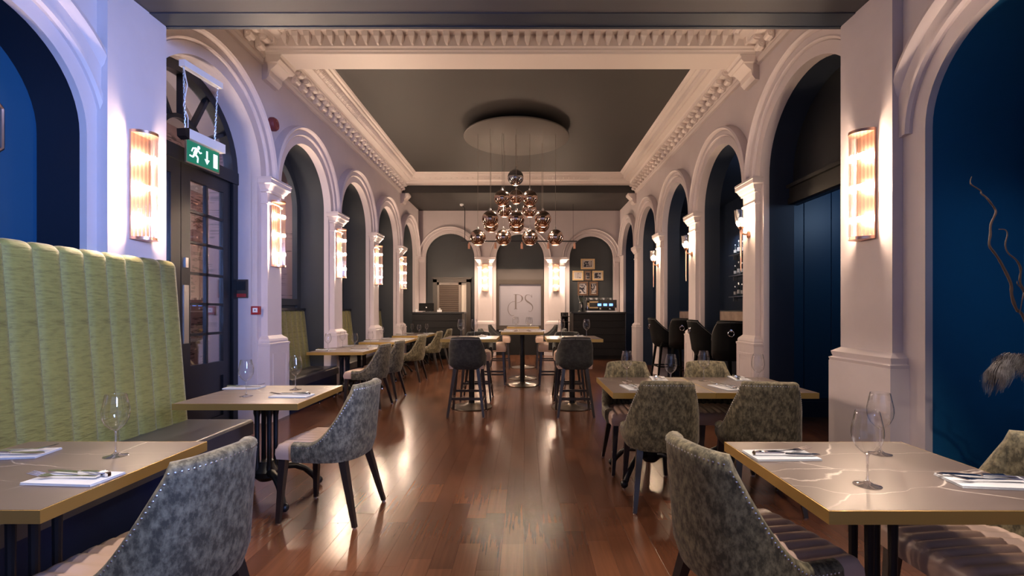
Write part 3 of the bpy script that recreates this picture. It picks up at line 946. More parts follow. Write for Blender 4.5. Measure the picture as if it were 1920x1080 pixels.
def leaf(y0, y1, small):
    lf = MB()
    lf.bbox(XD - .03, XD + .02, y0, y0 + .13, 0.01, 2.86).bbox(XD - .03, XD + .02, y1 - .13, y1, 0.01, 2.86)
    lf.bbox(XD - .03, XD + .02, y0 + .13, y1 - .13, 2.72, 2.86).bbox(XD - .03, XD + .02, y0 + .13, y1 - .13, 0.01, 0.16)
    lf.bbox(XD - .03, XD + .02, y0 + .13, y1 - .13, 0.62, 0.78)
    lf.bbox(XD - .02, XD + .0, y0 + .13, y1 - .13, 0.16, 0.62)
    o = lf.build('door_leaf', 'black_paint', d1, smooth=0)
    if small:
        mb = MB()
        ym = (y0 + y1) / 2
        mb.bbox(XD - .025, XD + .015, ym - .014, ym + .014, .78, 2.72)
        for i in range(1, 6):
            z = .78 + (2.72 - .78) * i / 6
            mb.bbox(XD - .025, XD + .015, y0 + .13, y1 - .13, z - .014, z + .014)
        mb.build('glazing_bars', 'black_paint', o, smooth=0)
        pane = None
        for i in range(6):
            for j in range(2):
                z0 = .78 + (2.72 - .78) * i / 6
                ya = y0 + .13 if j == 0 else ym
                if pane is None:
                    dz, dy = (2.72 - .78) / 6, ym - y0 - .13
                    pane = MB().bbox(-.003, .003, .0, dy, 0, dz).build('pane', 'pane', o, loc=(XD - .005, ya, z0), smooth=0)
                else:
                    link(pane, 'pane', o, (XD - .005, ya, z0))
    else:
        MB().bbox(XD - .008, XD - .002, y0 + .13, y1 - .13, .78, 2.72).build('pane', 'pane', o, smooth=0)
    return o
l1 = leaf(4.80, 5.60, True)
l2 = leaf(4.04, 4.79, False)
tag(MB().bbox(XD + .02, XD + .028, 4.83, 4.90, 1.02, 1.62).build('push_plate', 'steel', l1, smooth=0), 'brushed steel push plate')
tag(MB().bbox(XD + .02, XD + .034, 4.845, 4.885, 1.80, 1.90).build('lock_plate', 'steel', l1, smooth=0), 'small steel lock plate')

# arched window in the first alcove
a, b = BAYS[0]
c, R = (a + b) / 2, (b - a) / 2
w1 = thing('window_1', 'arched black window onto the pink hallway in the first alcove', 'window', kind='structure')
FW = lambda u, w, z: (XL - 0.50 + w, u, z)
mb = MB()
arc_ring(mb, FW, c, SPR, R - 0.12, R, -0.03, 0.05)
mb.bbox(XL - .53, XL - .45, a, a + .12, 0, SPR).bbox(XL - .53, XL - .45, b - .12, b, 0, SPR)
mb.bbox(XL - .53, XL - .44, a + .1, b - .1, 1.44, 1.54)
mb.bbox(XL - .53, XL - .48, a + .1, b - .1, 0, 1.44)
mb.build('window_frame', 'grey', w1, smooth=30)
P = [(a + .1, 1.5)] + arch_pts(a + .1, b - .1, SPR) + [(b - .1, 1.5)]
MB().add([FW(u, 0, z) for u, z in P], [tuple(range(len(P)))]).build('pane', 'pane', w1, smooth=0)

# ------------------------------------------------------------------ fittings on the walls and ceiling
# glass rod sconces
def make_sconce(name='wall_sconce'):
    t = thing(name, '', 'wall light')
    MB().box((0, 0.008, 0), (0.185, 0.014, 0.82)).build('back_plate', 'copper', t, smooth=0)
    for s in (-1, 1):
        mb = MB()
        ring = [(0.0925 * cos(pi * i / 14), 0.012 + 0.120 * sin(pi * i / 14)) for i in range(15)]
        z = s * 0.40
        mb.loft([[(x, y, z - .011) for x, y in ring], [(x, y, z + .011) for x, y in ring]], True, True)
        mb.build('end_cap', 'copper', t, smooth=30)
    rod = None
    for i in range(13):
        a = pi * (0.04 + 0.92 * i / 12)
        p = (0.084 * cos(a), 0.016 + 0.106 * sin(a), 0)
        if rod is None:
            rod = MB().tube([(0, 0, -0.389), (0, 0, 0.389)], 0.0075, 8).build('glass_rod', 'rod', t, loc=p, smooth=60)
        else:
            link(rod, 'glass_rod', t, p)
    bulb = None
    for z in (0.23, -0.005, -0.25):
        if bulb is None:
            bulb = MB().tube([(-0.045, 0, 0), (-0.03, 0, 0), (0.03, 0, 0), (0.045, 0, 0)], [0.008, 0.019, 0.019, 0.008], 8).build('bulb', 'bulb', t, loc=(0, 0.048, z), smooth=60)
        else:
            link(bulb, 'bulb', t, (0, 0.048, z))
    return t
sc0 = make_sconce()
SCN = [((-2.955, 3.632, 2.305), -pi / 2, 'glass rod and copper sconce on the large pillar above the green banquette'),
       ((2.595, 3.60, 2.305), pi / 2, 'glass rod and copper sconce on the large pillar by the blue niche')]
for k, y in enumerate(COLS):
    SCN.append(((XL + 0.078, y, 2.315), -pi / 2, 'glass rod sconce on the %s arcade pilaster from the exit door' % ORD[k]))
SCN.append(((-1.215, YB - 0.055, 2.345), pi, 'glass rod sconce on the end wall pilaster beside the louvred door'))
SCN.append(((0.925, YB - 0.055, 2.345), pi, 'glass rod sconce on the end wall pilaster beside the picture frames'))
for i, (p, rz, lab) in enumerate(SCN):
    if i == 0:
        sc0.location, sc0.rotation_euler = p, (0, 0, rz)
        tag(sc0, lab, 'wall light', 'glass rod wall sconces')
    else:
        dup(sc0, p, rz, lab, 'glass rod wall sconces')

# copper torch sconces of the bar side
def make_lantern():
    t = thing('torch_sconce', '', 'wall light')
    MB().lathe([(0, 0), (.045, 0), (.045, .012), (.03, .02), (.012, .03), (0, .03)], (0, 0, 0), 16, Matrix.Rotation(-pi / 2, 3, 'X')).build('wall_rose', 'copper', t)
    MB().tube([(0, .02, 0), (0, .06, 0.005), (0, .10, 0.02)], .011, 8).build('arm', 'copper', t)
    MB().lathe([(0.0, -.46), (.006, -.455), (.009, -.30), (.012, 0), (.016, .04), (.012, .06), (.03, .08), (.036, .10), (0, .10)], (0, .10, 0), 12).build('stem', 'copper', t)
    mb = MB()
    n = 32
    rings = []
    for r, z in ((.036, .10), (.052, .13), (.062, .17), (.068, .22), (.072, .27), (.075, .305)):
        rings.append([((r + .003 * (-1) ** k) * cos(2 * pi * k / n), .10 + (r + .003 * (-1) ** k) * sin(2 * pi * k / n), z) for k in range(n)])
    mb.loft(rings).build('glass_shade', 'rod', t, smooth=60)
    MB().sphere((0, .10, .185), .026, 12, 8).build('bulb', 'lbulb', t, smooth=60)
    return t
ln0 = make_lantern()
for k in range(3):
    p = (XR - 0.057, COLS[k], 2.31)
    lab = 'copper torch sconce with a fluted glass shade, %s pilaster from the blue passage' % ORD[k]
    if k == 0:
        ln0.location, ln0.rotation_euler = p, (0, 0, pi / 2)
        tag(ln0, lab, 'wall light', 'copper torch sconces')
    else:
        dup(ln0, p, pi / 2, lab, 'copper torch sconces')

# chandelier: round canopy with sixteen mirrored globes
ch = thing('globe_chandelier', 'chandelier of mirrored copper globes hanging from a round plaster canopy', 'chandelier', (-0.17, 9.05, 4.78))
MB().lathe([(0, -.15), (.98, -.15), (1.0, -.14), (1.0, -.12), (.97, -.11), (0.0, -.11)], (0, 0, 0), 72).build('canopy', 'disc_white', ch, smooth=30)
MB().lathe([(0, -.112), (.5, -.112), (.5, 0), (0, 0)], (0, 0, 0), 40).build('ceiling_spacer', 'edge', ch, smooth=30)
def at(px, py, Y):
    return ((px - 985) * Y / 890, Y, 1.36 + (582 - py) * Y / 890)
GL = [(966.7, 332.8, 8.85, 1), (941.4, 371.7, 8.75, 0), (993.6, 371.7, 8.9, 0), (968, 369, 9.85, 0), (946, 393.5, 9.75, 0), (993, 393.5, 9.6, 0),
      (919, 410.5, 8.55, 0), (968, 410.5, 8.55, 0), (1018, 410.5, 8.55, 0), (920.5, 421.5, 9.3, 0), (968.5, 422, 9.3, 0), (1016, 422, 9.3, 0),
      (896, 445, 8.8, 0), (944, 445, 8.8, 0), (993.5, 445, 8.8, 0), (1041.5, 445, 8.8, 0)]
gp = {}
for px, py, Y, sm in GL:
    x, y, z = at(px, py, Y)
    p = (x + 0.17, y - 9.05, z - 4.78)
    key = sm
    if key not in gp:
        g = MB().sphere((0, 0, 0), 0.148, 28, 18, radians(24), radians(100)).build('globe', 'mirror_smoke' if sm else 'mirror_copper', ch, loc=p, smooth=80)
        gp['up', sm] = MB().sphere((0, 0, 0), 0.148, 28, 12, radians(100), pi).build('upper_shell', 'satin_smoke' if sm else 'satin_copper', g, smooth=80)
        if sm:
            tag(g, 'smoke grey mirrored globe')
        gp[key] = g
        if 'cap' not in gp:
            gp['cap'] = MB().lathe([(0, .146), (.022, .146), (.022, .17), (.012, .19), (.004, .2), (0, .2)], (0, 0, 0), 12).build('cap', 'steel', g)
            gp['bulb'] = MB().lathe([(0, -.125), (.020, -.12), (.034, -.100), (.034, -.085), (.018, -.055), (.013, -.03), (0, -.03)], (0, 0, 0), 12).build('bulb', 'pbulb', g, smooth=60)
            gp['rim'] = MB().lathe([(.0605, -.134), (.064, -.134), (.064, -.138), (.0605, -.138), (.0605, -.134)], (0, 0, 0), 24).build('rim', 'copper', g)
        else:
            for k in ('cap', 'bulb', 'rim'):
                link(gp[k], k, g)
    else:
        g = link(gp[key], 'globe', ch, p)
        link(gp['up', key], 'upper_shell', g)
        for k in ('cap', 'bulb', 'rim'):
            link(gp[k], k, g)
    cd = MB().tube([(p[0], p[1], p[2] + 0.19), (p[0], p[1], -0.15)], 0.0035, 5).build('cord', 'cord', ch, smooth=60)

# track with five spots
tr = thing('track_light', 'black ceiling track carrying five small copper spotlights before the end wall', 'track light', (0, 13.5, 4.385))
MB().box((-0.18, 0, -1.06), (3.30, 0.035, 0.035)).build('track', 'black_paint', tr, smooth=0)
MB().tube([(-1.72, 0, -1.04), (-1.72, 0, -0.12), (-1.80, 0, -0.03)], 0.012, 6).build('drop_rod', 'black_paint', tr)
MB().tube([(1.36, 0, -1.04), (1.36, 0, 0)], 0.004, 6).build('drop_wire', 'black_paint', tr)
MB().tube([(-0.15, 0, -1.04), (-0.15, 0, 0)], 0.004, 6).build('drop_wire', 'black_paint', tr)
MB().lathe([(0, -.05), (.045, -.05), (.055, -.02), (.055, 0), (0, 0)], (-1.81, 0, 0), 14).build('ceiling_rose', 'white', tr)
sp = None
for k in range(5):
    p = (-1.60 + k * 0.75, 0, -1.08)
    if sp is None:
        sp = MB().lathe([(.012, 0), (.012, -.04), (.035, -.045), (.035, -.19), (.03, -.19), (.028, -.15), (0, -.15)], (0, 0, 0), 14).build('spot_head', 'copper', tr, loc=p)
    else:
        link(sp, 'spot_head', tr, p)

# exit sign hung from the first arch
ex = thing('exit_sign', 'green emergency exit sign hanging on chains in front of the door', 'exit sign', (-3.20, 4.70, 0), radians(-7))
MB().bbox(-.03, .03, -.24, .24, 3.66, 3.72).build('ceiling_bracket', 'white', ex, smooth=0)
mb = MB()
mb.bbox(-.04, .04, -.20, .26, 2.995, 3.085)
mb.build('housing', 'white', ex, smooth=0)
MB().loft([[(-.045, -.245, 3.00), (.045, -.245, 3.00), (.045, -.20, 2.98), (-.045, -.20, 2.98)], [(-.045, -.25, 3.07), (.045, -.25, 3.07), (.045, -.20, 3.09), (-.045, -.20, 3.09)]], True, True).build('end_cap', 'black_paint', ex, smooth=0)
MB().bbox(-.008, .008, -.20, .215, 2.77, 2.995).build('sign_plate', 'steel', ex, smooth=0)
face = MB().bbox(.008, .011, -.19, .205, 2.782, 2.985).build('sign_face', 'exit_green', ex, smooth=0)
def flat(mb, pts, x=.0115, t=.0015):
    return mb.prism(pts, lambda a, b, d: (d, a, b), x, x + t)
mb = MB()
flat(mb, [(.13, 2.81), (.185, 2.81), (.185, 2.95), (.13, 2.95)])
tag(mb.build('door_symbol', 'exit_white', face, smooth=0), 'white door symbol')
mb = MB()
flat(mb, [(.038, 2.95), (.058, 2.95), (.058, 2.865), (.080, 2.865), (.048, 2.815), (.016, 2.865), (.038, 2.865)])
tag(mb.build('arrow_symbol', 'exit_white', face, smooth=0), 'white arrow pointing down')
mb = MB()
flat(mb, [(-.055 + .017 * cos(2 * pi * i / 12), 2.95 + .017 * sin(2 * pi * i / 12)) for i in range(12)])
def limb(mb, a, b, w):
    a, b = Vector(a), Vector(b)
    n = Vector((-(b - a).y, (b - a).x)).normalized() * w / 2
    return flat(mb, [tuple(a + n), tuple(b + n), tuple(b - n), tuple(a - n)])
limb(mb, (-.075, 2.935), (-.105, 2.87), .036)
limb(mb, (-.07, 2.93), (-.04, 2.90), .014)
limb(mb, (-.04, 2.90), (-.02, 2.912), .013)
limb(mb, (-.082, 2.935), (-.125, 2.925), .014)
limb(mb, (-.125, 2.925), (-.14, 2.89), .013)
limb(mb, (-.10, 2.875), (-.065, 2.85), .019)
limb(mb, (-.065, 2.85), (-.07, 2.80), .016)
limb(mb, (-.105, 2.875), (-.125, 2.84), .019)
limb(mb, (-.125, 2.84), (-.165, 2.845), .015)
tag(mb.build('running_figure', 'exit_white', face, smooth=0), 'white running figure symbol')
def chain(p0, p1, n):
    mb = MB()
    a, b = Vector(p0), Vector(p1)
    for i in range(n):
        c = a + (b - a) * (i + .5) / n
        h = (b - a).length / n * .62
        ang = 0 if i % 2 else pi / 2
        pts = [(c.x + .007 * cos(t) * cos(ang), c.y + .007 * cos(t) * sin(ang), c.z + h * sin(t)) for t in [2 * pi * k / 8 for k in range(9)]]
        mb.tube(pts, .0022, 4, False)
    return mb
chain((0, -.20, 3.09), (0, -.22, 3.66), 20).build('chain', 'steel', ex, smooth=0)
chain((0, .16, 3.085), (0, .20, 3.66), 20).build('chain', 'steel', ex, smooth=0)
MB().tube([(0, -.22, 3.66), (.012, -.19, 3.5), (-.01, -.21, 3.3), (.01, -.18, 3.2), (0, -.17, 3.085)], .005, 6).build('supply_cable', 'white', ex)

# alarm fittings near the exit door
al = thing('alarm_sounder', 'round dull red alarm sounder on the spandrel above the first arcade pilaster', 'alarm', (XL, 6.02, 3.72))
MB().lathe([(0, 0), (.085, 0), (.085, .04), (.07, .065), (0, .07)], (0, 0, 0), 20, Matrix.Rotation(pi / 2, 3, 'Y')).build('sounder_body', 'darkred', al)
MB().lathe([(.03, .068), (.04, .074), (.05, .068)], (0, 0, 0), 20, Matrix.Rotation(pi / 2, 3, 'Y')).build('sounder_ring', 'darkred', al)
cp = thing('call_point', 'red fire alarm call point with a white square beside the first pilaster', 'alarm', (-3.235, 5.723, 1.36))
MB().bbox(-.05, .05, -.04, -.0, -.05, .05).build('call_point_box', 'red', cp, smooth=0)
MB().bbox(-.028, .028, -.044, -.039, -.024, .030).build('push_square', 'white', cp, smooth=0)
MB().lathe([(0, 0), (.008, 0), (.008, .002), (0, .002)], (0, -.044, .004), 10, Matrix.Rotation(pi / 2, 3, 'X')).build('target_dot', 'black_paint', cp)
ip = thing('door_control', 'dark grey door control plate with a red strip on the exit door reveal', 'control plate', (-3.40, 5.698, 1.62))
MB().bbox(-.075, .075, -.02, 0, -.11, .11).build('control_plate', 'brownframe', ip, smooth=0)
MB().bbox(-.055, .055, -.025, -.019, -.02, .09).build('control_screen', 'black_paint', ip, smooth=0)
MB().bbox(-.06, .06, -.025, -.019, -.10, -.06).build('red_strip', 'red', ip, smooth=0)

# copper octagon ring on the blue niche back
oc = []
for i in range(9):
    a = 2 * pi * i / 8 + pi / 8
    oc.append((NL - .335, 2.75 + .33 * cos(a), 2.53 + .33 * sin(a)))
tag(MB().tube(oc, .011, 6).build('octagon_ring', 'copper'), 'thin copper octagonal wall ring in the blue niche by the banquette', 'wall ornament')

# ------------------------------------------------------------------ monogram sign on the end wall
sg = thing('monogram_sign', 'framed pale panel with the grey letters P and S in the middle arch', 'sign', (-0.16, YB + 0.13, 0))
ZB, ZT = 0.90, 2.16
mb = MB()
mb.bbox(-.73, .73, -.06, .07, 2.16, 2.30).bbox(-.73, .73, -.06, .07, ZB - .12, ZB).bbox(-.73, -.64, -.06, .07, ZB, ZT).bbox(.64, .73, -.06, .07, ZB, ZT)
mb.build('frame', 'brownframe', sg, smooth=0)
MB().bbox(-.72, .72, -.02, .07, 2.30, 2.62).build('header_panel', mat('header_paint', (0.075, 0.062, 0.060), 0.5), sg, smooth=0)
MB().bbox(-.73, .73, -.07, .07, 0, ZB - .12).build('base_cabinet', 'counter', sg, smooth=0)
pn = MB().bbox(-.64, .64, .0, .03, ZB, ZT).build('display_panel', 'panel', sg, smooth=0)
def px2(cx, cy):      # crop pixels of the letters -> panel metres
    return ((cx - 1467) * .00248, 1.53 - (cy - 427) * .00278)
def ribbon(mb, pts, ws, y=-.004):
    P = [Vector(px2(*p)) for p in pts]
    n = len(P)
    L, Rr = [], []
    for i in range(n):
        d = (P[min(i + 1, n - 1)] - P[max(i - 1, 0)]).normalized()
        nr = Vector((-d.y, d.x)) * ws[i] / 2
        L.append(P[i] + nr)
        Rr.append(P[i] - nr)
    for i in range(n - 1):
        mb.prism([tuple(L[i]), tuple(L[i + 1]), tuple(Rr[i + 1]), tuple(Rr[i])], lambda a, b, d: (a, d, b), y, .001)
def bez(p0, p1, p2, p3, n=14):
    return [((1 - t) ** 3 * p0[0] + 3 * (1 - t) ** 2 * t * p1[0] + 3 * (1 - t) * t * t * p2[0] + t ** 3 * p3[0],
             (1 - t) ** 3 * p0[1] + 3 * (1 - t) ** 2 * t * p1[1] + 3 * (1 - t) * t * t * p2[1] + t ** 3 * p3[1]) for t in [i / n for i in range(n + 1)]]
mb = MB()
ribbon(mb, [(1413, 312), (1413, 472)], [.045, .045])
ribbon(mb, [(1386, 312), (1440, 312)], [.010, .010])
ribbon(mb, [(1392, 472), (1434, 472)], [.012, .012])
bw = bez((1420, 312), (1510, 308), (1525, 392), (1430, 405), 18)
ribbon(mb, bw, [.010 + .040 * sin(pi * min(1, max(0, (i - 3) / 13))) ** 2 for i in range(19)])
sw = bez((1408, 392), (1330, 380), (1290, 470), (1335, 525), 16) + bez((1335, 525), (1350, 545), (1375, 550), (1392, 540), 8)[1:]
ribbon(mb, sw, [.010 + .006 * sin(pi * i / 24) for i in range(25)])
mb.build('letter_p', 'letter', pn, smooth=0)
mb = MB()
s1 = bez((1610, 345), (1600, 305), (1525, 300), (1530, 355), 10) + bez((1530, 355), (1535, 400), (1620, 405), (1622, 455), 12)[1:] + bez((1622, 455), (1622, 500), (1585, 512), (1572, 492), 10)[1:]
n = len(s1)
ribbon(mb, s1, [.009 + .038 * max(0, 1 - abs(i / (n - 1) - .47) / .32) ** .8 for i in range(n)])
ribbon(mb, [(1610, 314), (1612, 346)], [.010, .012])
mb.build('letter_s', 'letter', pn, smooth=0)

# louvred door in the first end wall arch
d3 = thing('door_3', 'brown louvred shutter door behind the till counter', 'door', kind='structure')
X0, X1 = -2.70, -1.80
mb = MB()
y0 = YB + .08
mb.bbox(X0 - .12, X0, y0, y0 + .11, 0, 2.31).bbox(X1, X1 + .13, y0, y0 + .11, 0, 2.31).bbox(X0 - .12, X1 + .13, y0, y0 + .11, 2.22, 2.33)
mb.bbox(X0 - .15, X1 + .16, y0 - .015, y0 + .05, 2.33, 2.37)
mb.build('door_frame', 'brownframe', d3, smooth=0)
MB().bbox(X0, X0 + .06, y0 + .05, y0 + .10, 0, 2.22).bbox(X1 - .24, X1 - .17, y0 + .05, y0 + .10, 0, 2.22).bbox(X0, X1 - .17, y0 + .05, y0 + .10, 2.14, 2.22).build('shutter_frame', 'slat', d3, smooth=0)
sl = None
for i in range(20):
    p = ((X0 + X1 - .16) / 2, y0 + .075, 1.02 + i * .058)
    if sl is None:
        sl = MB().box((0, 0, 0), (X1 - X0 - .28, .012, .066), Matrix.Rotation(radians(32), 3, 'X')).build('slat', 'slat', d3, loc=p, smooth=0)
    else:
        link(sl, 'slat', d3, p)
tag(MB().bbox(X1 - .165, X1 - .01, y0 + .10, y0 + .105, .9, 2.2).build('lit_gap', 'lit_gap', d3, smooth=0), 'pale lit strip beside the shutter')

# picture frames
PF = [(1102, 495.2, 26, 19.5, 'gold', 'gold framed landscape print at the top of the picture cluster', 0.50, 1.0),
      (1083.5, 516.8, 20.5, 18, 'gold', 'gold framed pale print nearest the monogram sign in the middle row', 0.40, 2.0),
      (1102, 516.8, 12, 18, 'walnut', 'small dark walnut framed picture in the middle of the cluster', 0.62, 3.0),
      (1120.7, 516.8, 20.5, 18, 'gold', 'gold framed dark print at the end of the middle row above the coffee machine', 0.55, 4.0),
      (1092.8, 541, 19.5, 26, 'walnut', 'wider walnut framed portrait print in the bottom row', 0.47, 5.0),
      (1112.9, 541, 16, 26, 'walnut', 'narrower walnut framed portrait print in the bottom row', 0.48, 6.0)]
for px, py, w, h, fm, lab, thr, seed in PF:
    Y = YB + .18
    k = Y / 890
    x, _, z = at(px, py, Y)
    w, h = w * k, h * k
    t = thing('picture_frame', lab, 'picture', (x, Y, z), group='framed prints above the coffee counter')
    mb = MB()
    e = .05 if fm == 'walnut' and w > .25 else .04
    mb.bbox(-w / 2, w / 2, -.03, .015, h / 2 - e, h / 2).bbox(-w / 2, w / 2, -.03, .015, -h / 2, -h / 2 + e).bbox(-w / 2, -w / 2 + e, -.03, .015, -h / 2 + e, h / 2 - e).bbox(w / 2 - e, w / 2, -.03, .015, -h / 2 + e, h / 2 - e)
    mb.build('frame', fm, t, smooth=0)
    MB().bbox(-w / 2 + e, w / 2 - e, 0, .012, -h / 2 + e, h / 2 - e).build('mount', 'paper', t, smooth=0)
    f = .62 if fm == 'gold' else .72
    MB().bbox(-w / 2 * f + .01, w / 2 * f - .01, -.003, .0, -h / 2 * f + .01, h / 2 * f - .01).build('print', print_mat('print_%d' % seed, 11, seed * 3.7, thr, ink=(0.015, 0.015, 0.03), paper=(.40, .36, .37)), t, smooth=0)

# counters
def counter(name, label, x0, x1, y0, y1, z1, post):
    t = thing(name, label, 'counter', ((x0 + x1) / 2, (y0 + y1) / 2, 0))
    hx, hy = (x1 - x0) / 2, (y1 - y0) / 2
    MB().bbox(-hx + .02, hx - .02, -hy + .03, hy, .08, z1 - .04).bbox(-hx + .04, hx - .04, -hy + .08, hy, 0, .08).build('counter_body', 'counter', t, smooth=0)
    MB().bbox(-hx, hx, -hy - .01, hy, z1 - .04, z1).build('counter_top', 'black_paint', t, smooth=0)
    bd = None
    n = 6
    for i in range(n):
        p = (0, -hy + .03, .10 + i * (z1 - .16) / n)
        if bd is None:
            bd = MB().cham(-hx + .03, hx - .03, -(z1 - .16) / n + .006, 0, 0, .014, .004).build('front_board', 'counter', t, loc=p, smooth=0)
        else:
            bd = link(bd, 'front_board', t, p)
        bd.rotation_euler = (pi / 2, 0, 0)
        bd.location.z += (z1 - .16) / n
    MB().bbox(post * (hx - .06), post * (hx - .0), -hy - .005, -hy + .05, 0, z1 - .04).build('corner_post', 'brownframe', t, smooth=0)
    return t
till = counter('till_counter', 'dark boarded counter with the till in front of the louvred door', -3.16, -1.69, 13.15, 13.75, 1.315, 1)
cof = counter('coffee_counter', 'dark boarded counter with the coffee machine on it', 1.27, 2.80, 13.15, 13.75, 1.315, -1)
T = 1.315
t = thing('till_screen', 'black till screen standing on the counter by the louvred door', 'screen', (-2.80, 13.42, T), radians(8))
MB().box((0, .03, .14), (.42, .03, .22), Matrix.Rotation(radians(-12), 3, 'X')).build('screen', 'blackleather', t, smooth=0)
MB().bbox(-.10, .10, -.02, .12, 0, .015).bbox(-.03, .03, .04, .08, .015, .08).build('stand', 'black_paint', t, smooth=0)
MB().lathe([(0, 0), (.018, 0), (.018, .003), (0, .003)], (0, .01, .13), 12, Matrix.Rotation(radians(78), 3, 'X')).build('white_badge', 'white', t)
t = thing('card_holder', 'white card holder on the counter beside the till screen', 'holder', (-2.42, 13.38, T))
MB().bbox(-.06, .06, -.04, .04, 0, .06).build('holder_tray', 'white', t, smooth=0)
MB().bbox(-.02, .03, -.01, .0, .06, .11).build('card', 'linen', t, smooth=0)
tag(MB().lathe([(0, 0), (.03, 0), (.036, .08), (.034, .08), (.028, .006), (0, .006)], (-3.06, 13.36, T), 14).build('white_cup', 'white'), 'small white cup on the till counter beside the screen', 'cup')
tag(MB().box((-3.15 + .02, 13.40, T + .075), (.012, .09, .15), Matrix.Rotation(radians(10), 3, 'Y')).build('menu_card', 'linen'), 'upright pale card at the end of the till counter', 'card')
t = thing('coffee_machine', 'espresso machine with a blue lit display on the dark counter', 'coffee machine', (2.13, 13.45, T))
MB().bbox(-.42, .42, -.20, .25, .12, .34).bbox(-.42, .42, .05, .25, 0, .12).build('machine_body', 'black_paint', t, smooth=0)
MB().bbox(-.42, .42, -.24, .1, 0, .035).build('drip_tray', 'steel', t, smooth=0)
MB().bbox(-.40, -.34, -.205, -.19, .10, .30).bbox(-.40, -.10, -.205, -.19, .26, .30).bbox(-.40, -.10, -.205, -.19, .10, .14).build('front_trim', 'gold', t, smooth=0)
for x in (-.06, .10, .26):
    MB().bbox(x - .05, x + .05, -.206, -.20, .17, .235).build('display', 'display', t, smooth=0)
for x in (-.02, .24):
    MB().tube([(x, -.16, .12), (x, -.16, .07)], .035, 10).tube([(x, -.16, .085), (x, -.30, .08)], .012, 6).build('portafilter', 'chrome', t)
for i, x in enumerate((-.36, -.26, -.2, -.1, 0, .1, .2, .3)):
    MB().lathe([(0, 0), (.03, 0), (.04, .06), (.037, .06), (.028, .006), (0, .006)], (x, -.02 + .05 * (i % 2), .34), 10).build('cup', 'white' if i % 2 else 'chrome', t)
for s in (-1, 1):
    MB().tube([(s * .39, -.20, .22), (s * .41, -.25, .20), (s * .41, -.27, .06)], .007, 6).build('steam_wand', 'chrome', t)
t = thing('coffee_grinder', 'dark coffee grinder with a steel spout beside the espresso machine', 'grinder', (1.58, 13.42, T))
MB().lathe([(0, 0), (.09, 0), (.09, .02), (.06, .04), (.055, .26), (.04, .28), (0, .28)], (0, 0, 0), 16).build('grinder_body', 'black_paint', t)
MB().lathe([(.04, .28), (.085, .40), (.085, .46), (.03, .48), (0, .48)], (0, 0, 0), 16).build('hopper', 'tinted', t)
MB().tube([(0, -.05, .22), (0, -.10, .19), (0, -.11, .12)], .018, 8).build('spout', 'chrome', t)
t = thing('glass_shelf_unit', 'low open rack with stacked glassware beside the coffee counter', 'rack', (1.13, 13.5, 0))
MB().bbox(-.11, .11, -.2, .2, 1.02, 1.04).bbox(-.11, .11, -.2, .2, 1.18, 1.20).bbox(-.11, .11, .18, .2, 0, 1.3).bbox(-.11, -.09, -.2, .2, 0, 1.2).build('rack_frame', 'counter', t, smooth=0)
for z in (1.04, 1.20):
    for x in (-.05, .05):
        MB().lathe([(0, 0), (.025, 0), (.035, .08), (.033, .08), (.023, .006), (0, .006)], (x, -.1, z), 12).build('tumbler', 'glass', t)

# ------------------------------------------------------------------ bar room
t = thing('bar_counter', 'long black bar counter with a pale wood edge seen through the arches', 'bar', (4.5, 10.9, 0))
MB().bbox(-.28, .35, -2.8, 3.0, 0, 1.14).build('bar_front', 'black_paint', t, smooth=0)
MB().bbox(-.34, .40, -2.85, 3.05, 1.155, 1.34).build('bar_edge', mat('pale_bar_wood', (0.42, 0.30, 0.22), 0.4, vary=(5, (0.30, 0.20, 0.14), 0.4, 0.6)), t, smooth=0)
MB().bbox(-.35, .41, -2.86, 3.06, 1.335, 1.36).build('bar_top', 'black_paint', t, smooth=0)
for i, z in enumerate((1.72, 2.26, 2.80)):
    s = thing('bottle_shelf', '%s steel bottle shelf on the navy bar wall' % ('lowest', 'middle', 'highest')[i], 'shelf', (5.45, 11.6, z))
    MB().bbox(-.10, .09, -.9, .9, -.02, 0).build('shelf_board', 'steel', s, smooth=0)
    MB().bbox(.0, .09, -.85, -.82, -.12, -.02).bbox(.0, .09, .82, .85, -.12, -.02).build('shelf_bracket', 'steel', s, smooth=0)
    for j in range(4):
        b = thing('bottle', 'glass bottle on the %s bar shelf, %s from the end wall' % (('lowest', 'middle', 'highest')[i], ('fourth', 'third', 'second', 'first')[j]), 'bottle', (5.44, 11.70 + j * .2, z), group='bottles on the %s bar shelf' % ('lowest', 'middle', 'highest')[i])
        h = .26 + .04 * ((j * 7 + i * 3) % 3)
        MB().lathe([(0, 0), (.036, 0), (.038, .01), (.038, h * .6), (.014, h * .76), (.013, h)], (0, 0, 0), 12).build('bottle_glass', 'tinted' if (i + j) % 3 else 'glass', b)
        MB().lathe([(.0145, h * .9), (.0155, h * .9), (.0155, h + .01), (0, h + .01)], (0, 0, 0), 8).build('stopper', 'steel', b)
        MB().lathe([(.0386, h * .2), (.0390, h * .2), (.0390, h * .48), (.0386, h * .48)], (0, 0, 0), 12).build('bottle_label', 'paper', b)
lamp('assumed_shelf_lamp', 'AREA', (5.2, 11.9, 3.3), 8, (0.75, 0.85, 1.0), (5.45, 11.9, 2.0), shape='RECTANGLE', size=1.2, size_y=.1)  # unseen lamp, assumed from the lit bottle shelves

